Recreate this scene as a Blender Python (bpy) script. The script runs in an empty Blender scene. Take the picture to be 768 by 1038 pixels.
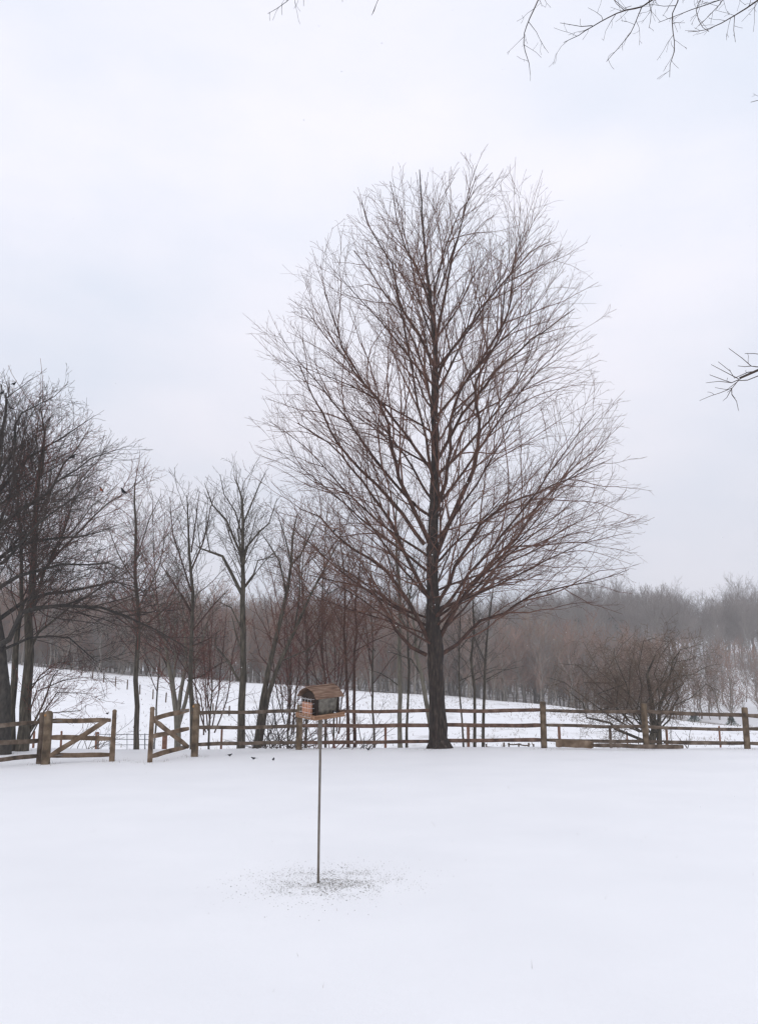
import bpy, bmesh, math, random
import numpy as np
from mathutils import Vector, Matrix, noise as mnoise

random.seed(11)
R = math.radians
sc = bpy.context.scene
COL = sc.collection

# ------------------------------------------------------------------ camera
F = 900.0; CX, CY = 384.0, 519.0
PITCH = math.atan(181 / F)
CAM = Vector((0, 0, 1.6))
FW = Vector((0, math.cos(PITCH), math.sin(PITCH)))
UP = Vector((0, -math.sin(PITCH), math.cos(PITCH)))
RT = Vector((1, 0, 0))

cam_d = bpy.data.cameras.new('camera')
cam = bpy.data.objects.new('camera', cam_d)
COL.objects.link(cam)
cam.location = CAM
cam.rotation_euler = (R(90) + PITCH, 0, 0)
cam_d.sensor_fit = 'VERTICAL'
cam_d.sensor_height = 36
cam_d.lens = 36 * F / 1038
cam_d.clip_start = 0.05
cam_d.clip_end = 5000
sc.camera = cam

def P(px, py, Y):
    d = FW + RT * ((px - CX) / F) + UP * ((CY - py) / F)
    return CAM + d * (Y / d.y)

# ------------------------------------------------------------------ terrain
def sstep(a, b, x):
    t = np.clip((x - a) / (b - a), 0, 1)
    return t * t * (3 - 2 * t)

def H(x, y):
    x = np.asarray(x, float); y = np.asarray(y, float)
    yc = 25.6 + 0.25 * np.sin(x * 0.5 + 1) - 0.5 * sstep(-2, -9, x)
    und = 0.018 * np.sin(x * 0.9 + 0.4 * y) * np.sin(y * 0.45 + 1.3) + 0.012 * np.sin(x * 0.37 - y * 0.8 + 2) + 0.008 * np.sin(2.3 * x + 1.1 * y)
    yard = und + 0.03 * np.exp(-((y - yc + .8) / 1.2) ** 2)
    T = 1.35 - 0.083 * np.clip(x, -80, 36)
    T = T + 0.25 * np.sin(x * 0.11 + 1.0) - 0.000 * x
    Rg = .9 * np.sin(x * .16) + .5 * np.sin(x * .31 + 2) + np.interp(x, [-110, -72, -30, 15, 52, 85, 160], [0.5, 2.0, 5.2, 8.0, 11.0, 9.0, 8])
    s1 = sstep(yc + 0.2, yc + 8, y)
    s2 = sstep(36, 84, y) * 0.6 + 0.4 * np.clip((y - 36) / 48, 0, 1)
    s3 = sstep(96, 205, y)
    field = -1.05 + (T + 1.05) * s2 + 0.10 * np.sin(x * .21 + y * .13) * s2 * (1 - s3) + .05 * np.sin(x * .55 - y * .31)
    far = field * (1 - s3) + Rg * s3
    h = yard * (1 - s1) + far * s1
    # little mound of snow trampled round the feeder
    return h

def h1(x, y): return float(H(x, y))

def G(px, py, y0=3.0, y1=120.0):
    d = FW + RT * ((px - CX) / F) + UP * ((CY - py) / F)
    t = y0 / d.y
    while t * d.y < y1:
        p = CAM + d * t
        if p.z <= h1(p.x, p.y):
            return Vector((p.x, p.y, h1(p.x, p.y)))
        t *= 1.004
    return None

def B(px, Y):
    """ground point under pixel column px at distance Y"""
    z = 0.0; x = 0.0
    for _ in range(4):
        dep = Y * math.cos(PITCH) + (z - 1.6) * math.sin(PITCH)
        x = (px - CX) / F * dep
        z = h1(x, Y)
    return Vector((x, Y, z))

# ------------------------------------------------------------------ helpers
def tag(o, label=None, cat=None, group=None, kind=None):
    if label: o['label'] = label
    if cat: o['category'] = cat
    if group: o['group'] = group
    if kind: o['kind'] = kind
    return o

def empty(name, loc, rz=0.0):
    o = bpy.data.objects.new(name, None)
    COL.objects.link(o); o.location = loc; o.rotation_euler.z = rz
    o.empty_display_size = 0.1
    return o

def link_mesh(name, me, mats, parent=None, loc=None):
    for m in (mats if isinstance(mats, (list, tuple)) else [mats]): me.materials.append(m)
    o = bpy.data.objects.new(name, me)
    COL.objects.link(o)
    if parent: o.parent = parent
    if loc is not None: o.location = loc
    return o

def from_bm(name, bm, mats, parent=None, loc=None, smooth=False):
    me = bpy.data.meshes.new(name)
    bmesh.ops.recalc_face_normals(bm, faces=bm.faces)
    bm.to_mesh(me); bm.free()
    if smooth: me.polygons.foreach_set('use_smooth', [True] * len(me.polygons))
    return link_mesh(name, me, mats, parent, loc)

def box(bm, c, s, rot=None, bev=0.0):
    r = bmesh.ops.create_cube(bm, size=1)
    vs = r['verts']
    bmesh.ops.scale(bm, vec=s, verts=vs)
    if bev:
        es = list({e for v in vs for e in v.link_edges})
        rr = bmesh.ops.bevel(bm, geom=es, offset=bev, segments=1, affect='EDGES')
        vs = list({v for f in rr['faces'] for v in f.verts} | {v for v in vs if v.is_valid})
    if rot is not None: bmesh.ops.rotate(bm, matrix=rot, verts=vs)
    bmesh.ops.translate(bm, vec=c, verts=vs)
    return vs

# ---- materials
def mat_base(name, rough=0.85):
    m = bpy.data.materials.new(name); m.use_nodes = True
    nt = m.node_tree; b = nt.nodes['Principled BSDF']
    b.inputs['Roughness'].default_value = rough
    return m, nt, b

def noisy(name, stops, scale=8, stretch=(1, 1, 1), detail=6, bump=0.0, bscale=None, rough=0.85, coords='Object', dist=0.02, spec=0.3):
    m, nt, b = mat_base(name, rough)
    b.inputs['Specular IOR Level'].default_value = spec
    tc = nt.nodes.new('ShaderNodeTexCoord')
    mp = nt.nodes.new('ShaderNodeMapping'); mp.inputs['Scale'].default_value = stretch
    nt.links.new(tc.outputs[coords], mp.inputs['Vector'])
    n = nt.nodes.new('ShaderNodeTexNoise'); n.inputs['Scale'].default_value = scale; n.inputs['Detail'].default_value = detail
    nt.links.new(mp.outputs[0], n.inputs['Vector'])
    cr = nt.nodes.new('ShaderNodeValToRGB')
    while len(cr.color_ramp.elements) < len(stops): cr.color_ramp.elements.new(0.5)
    for e, (p, c) in zip(cr.color_ramp.elements, stops):
        e.position = p; e.color = (*c, 1)
    nt.links.new(n.outputs['Fac'], cr.inputs[0])
    nt.links.new(cr.outputs[0], b.inputs['Base Color'])
    if bump:
        n2 = nt.nodes.new('ShaderNodeTexNoise'); n2.inputs['Scale'].default_value = bscale or scale * 2; n2.inputs['Detail'].default_value = 8
        nt.links.new(mp.outputs[0], n2.inputs['Vector'])
        bp = nt.nodes.new('ShaderNodeBump'); bp.inputs['Strength'].default_value = bump; bp.inputs['Distance'].default_value = dist
        nt.links.new(n2.outputs['Fac'], bp.inputs['Height']); nt.links.new(bp.outputs[0], b.inputs['Normal'])
    return m

M = {}
M['bark_dark'] = noisy('dark ridged bark', [(0.3, (0.012, 0.009, 0.007)), (0.55, (0.038, 0.027, 0.021)), (0.8, (0.12, 0.09, 0.07))], 7, (3, 3, .6), bump=1.0, bscale=9, dist=.03)
M['bark_limb'] = noisy('brown limb bark', [(0.35, (0.035, 0.019, 0.014)), (0.7, (0.11, 0.056, 0.038))], 6, (1, 1, 1), bump=.4)
M['twig_red'] = noisy('russet twig bark', [(0.35, (0.095, 0.046, 0.031)), (0.7, (0.20, 0.105, 0.074))], 3)
M['twig_grey'] = noisy('grey twig bark', [(0.35, (0.075, 0.062, 0.05)), (0.7, (0.15, 0.125, 0.105))], 3)
M['bark_grey'] = noisy('grey green bark', [(0.3, (0.035, 0.031, 0.023)), (0.55, (0.085, 0.072, 0.053)), (0.75, (0.16, 0.14, 0.105))], 6, (3, 3, .6), bump=.8, dist=.02)
M['bark_pale'] = noisy('pale grey bark', [(0.3, (0.12, 0.11, 0.085)), (0.6, (0.22, 0.20, 0.155)), (0.8, (0.30, 0.27, 0.22))], 5, (3, 3, .8), bump=.5, dist=.02)
M['bark_black'] = noisy('blackish wet bark', [(0.3, (0.022, 0.02, 0.018)), (0.7, (0.07, 0.062, 0.052))], 6, (2, 2, 1), bump=.6)
M['twig_dark'] = noisy('dark twig bark', [(0.35, (0.03, 0.025, 0.021)), (0.7, (0.10, 0.07, 0.055))], 2)
M['twig_olive'] = noisy('olive brown twig bark', [(0.35, (0.12, 0.084, 0.058)), (0.7, (0.22, 0.158, 0.115))], 2)
M['twig_rust'] = noisy('rusty twig bark', [(0.35, (0.10, 0.042, 0.032)), (0.7, (0.24, 0.10, 0.075))], 2)
M['wood_far'] = noisy('distant grey wood', [(0.3, (0.17, 0.15, 0.125)), (0.7, (0.34, 0.31, 0.27))], .4)  # lightened beyond bark tone: part of the distance haze is in this colour
M['wood_far_twig'] = noisy('distant grey twigs', [(0.3, (0.20, 0.175, 0.155)), (0.7, (0.33, 0.29, 0.26))], .3)  # twigs paled likewise, standing in for haze the thin volume leaves out
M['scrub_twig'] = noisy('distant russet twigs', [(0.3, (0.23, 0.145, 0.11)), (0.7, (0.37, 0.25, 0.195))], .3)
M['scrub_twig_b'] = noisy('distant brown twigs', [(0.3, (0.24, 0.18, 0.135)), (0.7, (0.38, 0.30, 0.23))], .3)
M['needles'] = noisy('dark green needles', [(0.3, (0.05, 0.085, 0.06)), (0.7, (0.10, 0.14, 0.10))], 1.5)

def wood_mat(name, lo, mid, hi):
    return noisy(name, [(0.3, lo), (0.5, mid), (0.72, hi)], 5, (1, 1, 1), bump=.7, bscale=14, dist=.01)
M['gate_wood'] = wood_mat('weathered gate timber', (0.06, 0.038, 0.022), (0.155, 0.105, 0.066), (0.27, 0.20, 0.14))
M['rail_grey'] = wood_mat('weathered rail timber', (0.045, 0.032, 0.022), (0.115, 0.082, 0.058), (0.21, 0.165, 0.125))
M['rail_brown'] = wood_mat('brown rail timber', (0.05, 0.027, 0.019), (0.12, 0.068, 0.046), (0.21, 0.135, 0.10))
M['post_wood'] = wood_mat('mossy round post', (0.045, 0.032, 0.020), (0.125, 0.088, 0.055), (0.24, 0.18, 0.12))
M['post_red'] = wood_mat('reddish stake', (0.10, 0.045, 0.028), (0.22, 0.11, 0.07), (0.33, 0.19, 0.13))
M['end_grain'] = noisy('orange end grain', [(0.3, (0.22, 0.11, 0.04)), (0.7, (0.42, 0.23, 0.09))], 20)
M['metal'] = noisy('galvanised steel', [(0.3, (0.22, 0.23, 0.24)), (0.7, (0.34, 0.35, 0.36))], 10, rough=.55)
M['pole_metal'] = noisy('dull brown steel pole', [(0.3, (0.10, 0.085, 0.07)), (0.7, (0.20, 0.17, 0.14))], 12, rough=.6)
M['black_wire'] = noisy('frosted wire', [(0.3, (0.62, 0.62, 0.64)), (0.7, (0.8, 0.8, 0.8))], 10, rough=.5)
M['cedar'] = noisy('cedar boards', [(0.3, (0.13, 0.065, 0.038)), (0.5, (0.26, 0.145, 0.085)), (0.75, (0.38, 0.25, 0.165))], 9, (1, 8, 8), bump=.4, dist=.003, bscale=16)
M['cedar_grey'] = noisy('weathered roof boards', [(0.3, (0.08, 0.045, 0.03)), (0.5, (0.18, 0.11, 0.075)), (0.75, (0.30, 0.22, 0.165))], 7, (1.2, 10, 10), bump=.5, dist=.003, bscale=16)
M['dark_frame'] = noisy('dark feeder timber', [(0.3, (0.02, 0.015, 0.012)), (0.7, (0.06, 0.04, 0.03))], 10)
M['suet'] = noisy('pressed suet cake', [(0.3, (0.28, 0.12, 0.07)), (0.55, (0.48, 0.24, 0.15)), (0.75, (0.62, 0.38, 0.26))], 60, bump=.4, dist=.003)
M['seed_fill'] = noisy('seed behind panel', [(0.3, (0.06, 0.055, 0.045)), (0.5, (0.14, 0.125, 0.10)), (0.75, (0.26, 0.24, 0.20))], 28, detail=8, rough=.35)
M['seed'] = noisy('seed husks', [(0.35, (0.10, 0.095, 0.075)), (0.6, (0.24, 0.22, 0.18)), (0.8, (0.42, 0.38, 0.30))], 30)
M['feather_black'] = noisy('black feathers', [(0.4, (0.012, 0.012, 0.014)), (0.7, (0.035, 0.033, 0.036))], 20)
M['feather_white'] = noisy('white feathers', [(0.4, (0.55, 0.55, 0.55)), (0.7, (0.72, 0.72, 0.72))], 20)
M['feather_grey'] = noisy('slate feathers', [(0.4, (0.10, 0.11, 0.13)), (0.7, (0.17, 0.18, 0.2))], 20)
M['feather_brown'] = noisy('brown feathers', [(0.4, (0.05, 0.035, 0.025)), (0.7, (0.10, 0.07, 0.05))], 20)
M['feather_red'] = noisy('orange red breast feathers', [(0.4, (0.38, 0.09, 0.03)), (0.7, (0.55, 0.16, 0.06))], 20)
M['flake'] = noisy('snow crystals', [(0.4, (0.85, 0.86, 0.88)), (0.7, (0.9, 0.9, 0.92))], 5)
M['straw'] = noisy('dead grass', [(0.3, (0.12, 0.09, 0.055)), (0.7, (0.26, 0.20, 0.13))], 3)

# ------------------------------------------------------------------ ground
def build_ground():
    def axis_x():
        t = np.linspace(-1, 1, 521)
        return np.sinh(t * 4.6) / math.sinh(4.6) * 700
    ys = [-40, -20, -10, -5, -2, 0, 1, 2]
    y = 2.0; st = 0.10
    while y < 900:
        st = max(0.12, 0.0095 * y)
        y += st; ys.append(y)
    xs = axis_x(); ys = np.array(ys)
    X, Y = np.meshgrid(xs, ys)
    Z = H(X, Y)
    # trampled dimple, soft bumps and faint dents in the yard
    fx, fy = FEED.x, FEED.y
    rr = np.hypot((X - fx), (Y - fy))
    rng = np.random.default_rng(3)
    
    for _ in range(120):
        cx, cy = rng.uniform(-12, 12), rng.uniform(4, 24)
        s = rng.uniform(.2, .7); a = rng.uniform(-.010, .010)
        Z = Z + a * np.exp(-(((X - cx) / s) ** 2 + ((Y - cy) / (s * 1.6)) ** 2))
    for _ in range(50):
        a_, r_ = rng.uniform(0, 6.28), abs(rng.normal(0, .6))
        cx, cy = fx + r_ * math.cos(a_) * 1.3, fy + r_ * math.sin(a_)
        Z = Z + rng.uniform(-.006, .003) * np.exp(-(((X - cx) / .12) ** 2 + ((Y - cy) / .12) ** 2))
    nx, ny = len(xs), len(ys)
    co = np.stack([X, Y, Z], -1).reshape(-1, 3)
    i = np.arange(nx * ny).reshape(ny, nx)
    q = np.stack([i[:-1, :-1], i[:-1, 1:], i[1:, 1:], i[1:, :-1]], -1).reshape(-1, 4)
    me = bpy.data.meshes.new('ground')
    me.vertices.add(len(co)); me.vertices.foreach_set('co', co.astype(np.float32).ravel())
    me.loops.add(q.size); me.loops.foreach_set('vertex_index', q.astype(np.int32).ravel())
    me.polygons.add(len(q)); me.polygons.foreach_set('loop_start', np.arange(0, q.size, 4, dtype=np.int32))
    me.polygons.foreach_set('loop_total', np.full(len(q), 4, np.int32)) if False else None
    me.update(calc_edges=True)
    me.polygons.foreach_set('use_smooth', np.ones(len(q), bool))
    # where leaf litter shows between the trees / where stubble pokes through the field
    edge = 83 + 2.5 * np.sin(X * .13) + 1.5 * np.sin(X * .31 + 1)
    lit = sstep(-1, 6, Y - edge) * 0.8
    # open snowy slope at the right
    lit = lit * (1 - .85 * sstep(33, 37, X) * (1 - sstep(150, 165, Y)))
    stub = sstep(30, 38, Y) * (.25 + .75 * sstep(-16, -4, X)) * (1 - sstep(-1, 5, Y - edge))
    a = me.attributes.new('litter', 'FLOAT', 'POINT'); a.data.foreach_set('value', lit.astype(np.float32).ravel())
    a = me.attributes.new('stubble', 'FLOAT', 'POINT'); a.data.foreach_set('value', stub.astype(np.float32).ravel())
    m, nt, b = mat_base('snow cover', 0.6)
    b.inputs['Specular IOR Level'].default_value = .25
    N = nt.nodes.new; L = nt.links.new
    geo = N('ShaderNodeNewGeometry')
    def tex(scale, det, rough=.55, st=(1, 1, 1)):
        mp = N('ShaderNodeMapping'); mp.inputs['Scale'].default_value = st; L(geo.outputs['Position'], mp.inputs[0])
        n = N('ShaderNodeTexNoise'); n.inputs['Scale'].default_value = scale; n.inputs['Detail'].default_value = det; n.inputs['Roughness'].default_value = rough
        L(mp.outputs[0], n.inputs['Vector']); return n.outputs['Fac']
    def ramp(src, p0, p1, c0=(0, 0, 0), c1=(1, 1, 1)):
        r = N('ShaderNodeValToRGB'); r.color_ramp.elements[0].position = p0; r.color_ramp.elements[1].position = p1
        r.color_ramp.elements[0].color = (*c0, 1); r.color_ramp.elements[1].color = (*c1, 1); L(src, r.inputs[0]); return r.outputs[0]
    snow = ramp(tex(.6, 6), .3, .7, (.865, .872, .885), (.91, .915, .925))
    litcol = ramp(tex(3, 8), .3, .7, (.09, .06, .045), (.22, .16, .12))
    stcol = ramp(tex(5, 6), .3, .7, (.22, .19, .16), (.42, .39, .35))
    at1 = N('ShaderNodeAttribute'); at1.attribute_name = 'litter'
    at2 = N('ShaderNodeAttribute'); at2.attribute_name = 'stubble'
    def math_(op, a, bb, clamp=True):
        n = N('ShaderNodeMath'); n.operation = op; n.use_clamp = clamp
        for i_, v in enumerate((a, bb)):
            if isinstance(v, (int, float)): n.inputs[i_].default_value = v
            else: L(v, n.inputs[i_])
        return n.outputs[0]
    lm = math_('MULTIPLY', at1.outputs['Fac'], ramp(tex(.35, 8, .7), .30, .55))
    sm = math_('MULTIPLY', at2.outputs['Fac'], math_('MULTIPLY', ramp(tex(.55, 9, .72, (1, .45, 1)), .52, .68), .5))
    def mix(f, a, bb):
        n = N('ShaderNodeMix'); n.data_type = 'RGBA'; L(f, n.inputs[0]); L(a, n.inputs[6]); L(bb, n.inputs[7]); return n.outputs[2]
    c = mix(sm, snow, stcol); c = mix(lm, c, litcol)
    L(c, b.inputs['Base Color'])
    hsum = math_('ADD', math_('MULTIPLY', tex(2.2, 5), .8, False), math_('MULTIPLY', tex(38, 8, .7), .34, False), False)
    bp = N('ShaderNodeBump'); bp.inputs['Strength'].default_value = .55; bp.inputs['Distance'].default_value = .02
    L(hsum, bp.inputs['Height']); L(bp.outputs[0], b.inputs['Normal'])
    o = link_mesh('snow_ground', me, m)
    tag(o, 'snow covered ground of the yard, field and hillside', 'ground', kind='structure')

FEED = G(322.5, 895)
FEED.z = h1(FEED.x, FEED.y) - .02
build_ground()

# ------------------------------------------------------------------ tubes in bulk
class Tubes:
    def __init__(s): s.items = []            # (pts, radii, sides, mat)
    def add(s, pts, rad, sides=3, mat=0): s.items.append((pts, rad, sides, mat))
    def mesh(s, name, origin=Vector((0, 0, 0))):
        groups = {}
        for pts, rad, sd, mt in s.items: groups.setdefault((len(pts), sd, mt), []).append((pts, rad))
        V = []; Q = []; MI = []; base = 0
        for (n, k, mt), lst in groups.items():
            A = np.array([[tuple(p) for p in pts] for pts, _ in lst], np.float64)
            r = np.array([rad for _, rad in lst], np.float64)
            T = np.gradient(A, axis=1); T /= np.maximum(np.linalg.norm(T, axis=2, keepdims=True), 1e-9)
            mean = T.mean(1); ref = np.where(np.abs(mean[:, 2:3]) > .8, np.array([[1., 0, 0]]), np.array([[0, 0, 1.]]))[:, None, :]
            U = np.cross(T, np.broadcast_to(ref, T.shape)); U /= np.maximum(np.linalg.norm(U, axis=2, keepdims=True), 1e-9)
            W = np.cross(T, U)
            ang = np.arange(k) * 2 * np.pi / k
            ring = U[:, :, None, :] * np.cos(ang)[None, None, :, None] + W[:, :, None, :] * np.sin(ang)[None, None, :, None]
            v = A[:, :, None, :] + ring * r[:, :, None, None]
            m = len(lst)
            idx = base + np.arange(m * n * k).reshape(m, n, k)
            nx = np.roll(idx, -1, axis=2)
            q = np.stack([idx[:, :-1], nx[:, :-1], nx[:, 1:], idx[:, 1:]], -1).reshape(-1, 4)
            V.append(v.reshape(-1, 3)); Q.append(q); MI.append(np.full(len(q), mt, np.int32)); base += m * n * k
        V = np.concatenate(V) - np.array(origin); Q = np.concatenate(Q); MI = np.concatenate(MI)
        me = bpy.data.meshes.new(name)
        me.vertices.add(len(V)); me.vertices.foreach_set('co', V.astype(np.float32).ravel())
        me.loops.add(Q.size); me.loops.foreach_set('vertex_index', Q.astype(np.int32).ravel())
        me.polygons.add(len(Q)); me.polygons.foreach_set('loop_start', np.arange(0, Q.size, 4, dtype=np.int32))
        me.update(calc_edges=True)
        me.polygons.foreach_set('material_index', MI)
        me.polygons.foreach_set('use_smooth', np.ones(len(Q), bool))
        return me

def resample(pts, rad, step):
    """Catmull-Rom smooth a traced line"""
    out = []; ro = []
    n = len(pts)
    for i in range(n - 1):
        p0 = pts[max(i - 1, 0)]; p1 = pts[i]; p2 = pts[i + 1]; p3 = pts[min(i + 2, n - 1)]
        k = max(1, int((p2 - p1).length / step))
        for j in range(k):
            t = j / k
            p = 0.5 * ((2 * p1) + (p2 - p0) * t + (2 * p0 - 5 * p1 + 4 * p2 - p3) * t * t + (3 * p1 - p0 - 3 * p2 + p3) * t ** 3)
            out.append(p); ro.append(rad[i] * (1 - t) + rad[i + 1] * t)
    out.append(pts[-1]); ro.append(rad[-1])
    return out, ro

def jit(pts, amp):
    return [pts[0]] + [p + Vector((random.gauss(0, amp), random.gauss(0, amp), random.gauss(0, amp))) for p in pts[1:]]

class Lv:
    def __init__(s, n, ang, ratio, lmax, segs=4, wob=.12, up=.0, trop=.05, rk=.008, rmin=.004, lmin=.1, t0=.15, fall=.7):
        s.__dict__.update(locals())

def perp_axis(t, az):
    a = t.orthogonal().normalized()
    return a * math.cos(az) + t.cross(a) * math.sin(az)

def grow(tb, pts, rad, lv, S, env=None, t0=None, nmul=1.0):
    if lv >= len(S): return
    s = S[lv]
    seg = [(pts[i + 1] - pts[i]).length for i in range(len(pts) - 1)]
    L = sum(seg)
    n = int(L * s.n * nmul + random.random())
    if n < 1: return
    t0 = s.t0 if t0 is None else t0
    az = random.uniform(0, 6.28)
    cum = [0]
    for q in seg: cum.append(cum[-1] + q)
    for k in range(n):
        t = min(.985, t0 + (1 - t0) * (k + random.random()) / n)
        dist = t * L; i = 0
        while i < len(seg) - 1 and cum[i + 1] < dist: i += 1
        f = (dist - cum[i]) / max(seg[i], 1e-6)
        p = pts[i].lerp(pts[i + 1], f); r = rad[i] * (1 - f) + rad[i + 1] * f
        tan = (pts[i + 1] - pts[i]).normalized()
        az += 2.4 + random.uniform(-.5, .5)
        a = s.ang * random.uniform(.7, 1.3)
        d = tan * math.cos(a) + perp_axis(tan, az) * math.sin(a)
        d.z += s.up; d.normalize()
        ln = min(s.lmax, L * s.ratio * (1.05 - s.fall * t)) * random.uniform(.55, 1.25)
        if ln < s.lmin: continue
        r0 = max(s.rmin, min(r * .75, ln * s.rk))
        q = p.copy(); pp = [q]; step = ln / s.segs
        for j in range(s.segs):
            d = d + Vector((random.gauss(0, s.wob), random.gauss(0, s.wob), random.gauss(0, s.wob) + s.trop)); d.normalize()
            q = q + d * step; pp.append(q)
            if env and j >= 1 and not env(q): break
        if env and not env(pp[min(2, len(pp) - 1)]) and random.random() < .7: continue
        m = len(pp) - 1
        rr = [max(s.rmin * .8, r0 * (1 - .75 * j / m)) for j in range(m + 1)]
        tb.add(pp, rr, 5 if r0 > .03 else (4 if r0 > .012 else 3), 1 if lv > 0 or r0 < .02 else 0)
        grow(tb, pp, rr, lv + 1, S, env)

def trace(line, Y, rs=1.0):
    """line: (px,py,rpx[,dy]) -> points, radii at depth Y"""
    pts = []; rad = []
    for q in line:
        yy = Y + (q[3] if len(q) > 3 else 0)
        pts.append(P(q[0], q[1], yy)); rad.append(q[2] * yy * 1.02 / F * rs)
    return pts, rad

def trunk_mesh(name, pts, rad, sides=14, amp=.06, mats=None, parent=None, flare=1.0):
    tb = Tubes(); tb.add(pts, rad, sides)
    me = tb.mesh(name)
    for v in me.vertices:
        nrm = mnoise.noise(Vector((v.co.x * 7, v.co.y * 7, v.co.z * 1.6))) + .5 * mnoise.noise(v.co * 14)
        # push along the offset from nearest trunk point
        j = min(range(len(pts)), key=lambda i_: abs(pts[i_].z - v.co.z))
        off = v.co - pts[j]; off.z = 0
        if off.length > 1e-4: v.co += off.normalized() * nrm * amp * rad[j] * 2
    return link_mesh(name, me, mats, parent)

def make_tree(name, label, cat, Y, trunks, limbs, S, mats, group=None, step=.5, seed=1, env=None, wob=.015, nt0=.45,
              tmul=1.0, lmul=1.0, trunk_sides=10, extra=None, lr=.72, tr=.74, kink=.04):
    """mats = (trunk, limb, twig)"""
    random.seed(seed)
    b = trunks[0][0]
    root = empty(name, B(b[0], Y))
    tag(root, label, cat, group)
    tb = Tubes(); tt = Tubes()
    cooked = []
    for ln in trunks:
        pts, rad = trace(ln, Y, tr); pts = pts[:2] + jit(pts[1:], kink * .4)[1:]
        pts, rad = resample(pts, rad, step); pts = jit(pts, wob)
        g = h1(pts[0].x, pts[0].y)
        if pts[0].z > g - .05 and ln is trunks[0]: pts[0].z = g - .08
        if ln is not trunks[0] and abs(ln[0][1] - b[1]) < 8: pts[0].z = min(pts[0].z, h1(pts[0].x, pts[0].y) - .08)
        tt.add(pts, rad, trunk_sides); cooked.append((pts, rad))
        grow(tb, pts, rad, 0, S, env, t0=nt0, nmul=tmul)
    for ln in limbs:
        pts, rad = trace(ln, Y, lr); pts = jit(pts, kink)
        pts, rad = resample(pts, rad, step); pts = jit(pts, wob)
        if env:
            k_ = next((j for j, q_ in enumerate(pts) if not env(q_)), len(pts))
            k_ = max(4, k_ - 2) if k_ < len(pts) else k_; pts = pts[:k_]; rad = [max(.004, r_ * (1 - .8 * (j / k_) ** 2)) for j, r_ in enumerate(rad[:k_])]
        tb.add(pts, rad, 6, 0)
        grow(tb, pts, rad, 1, S, env, t0=.12, nmul=lmul)
    if extra: extra(tb, cooked)
    org = root.location
    for ob, me in (('trunk', tt.mesh('trunk', org)), ('crown', tb.mesh('crown', org))):
        o = link_mesh(ob, me, [mats[0]] if ob == 'trunk' else [mats[1], mats[2]], root)
    print(name, len(tb.items))
    return root

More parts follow.
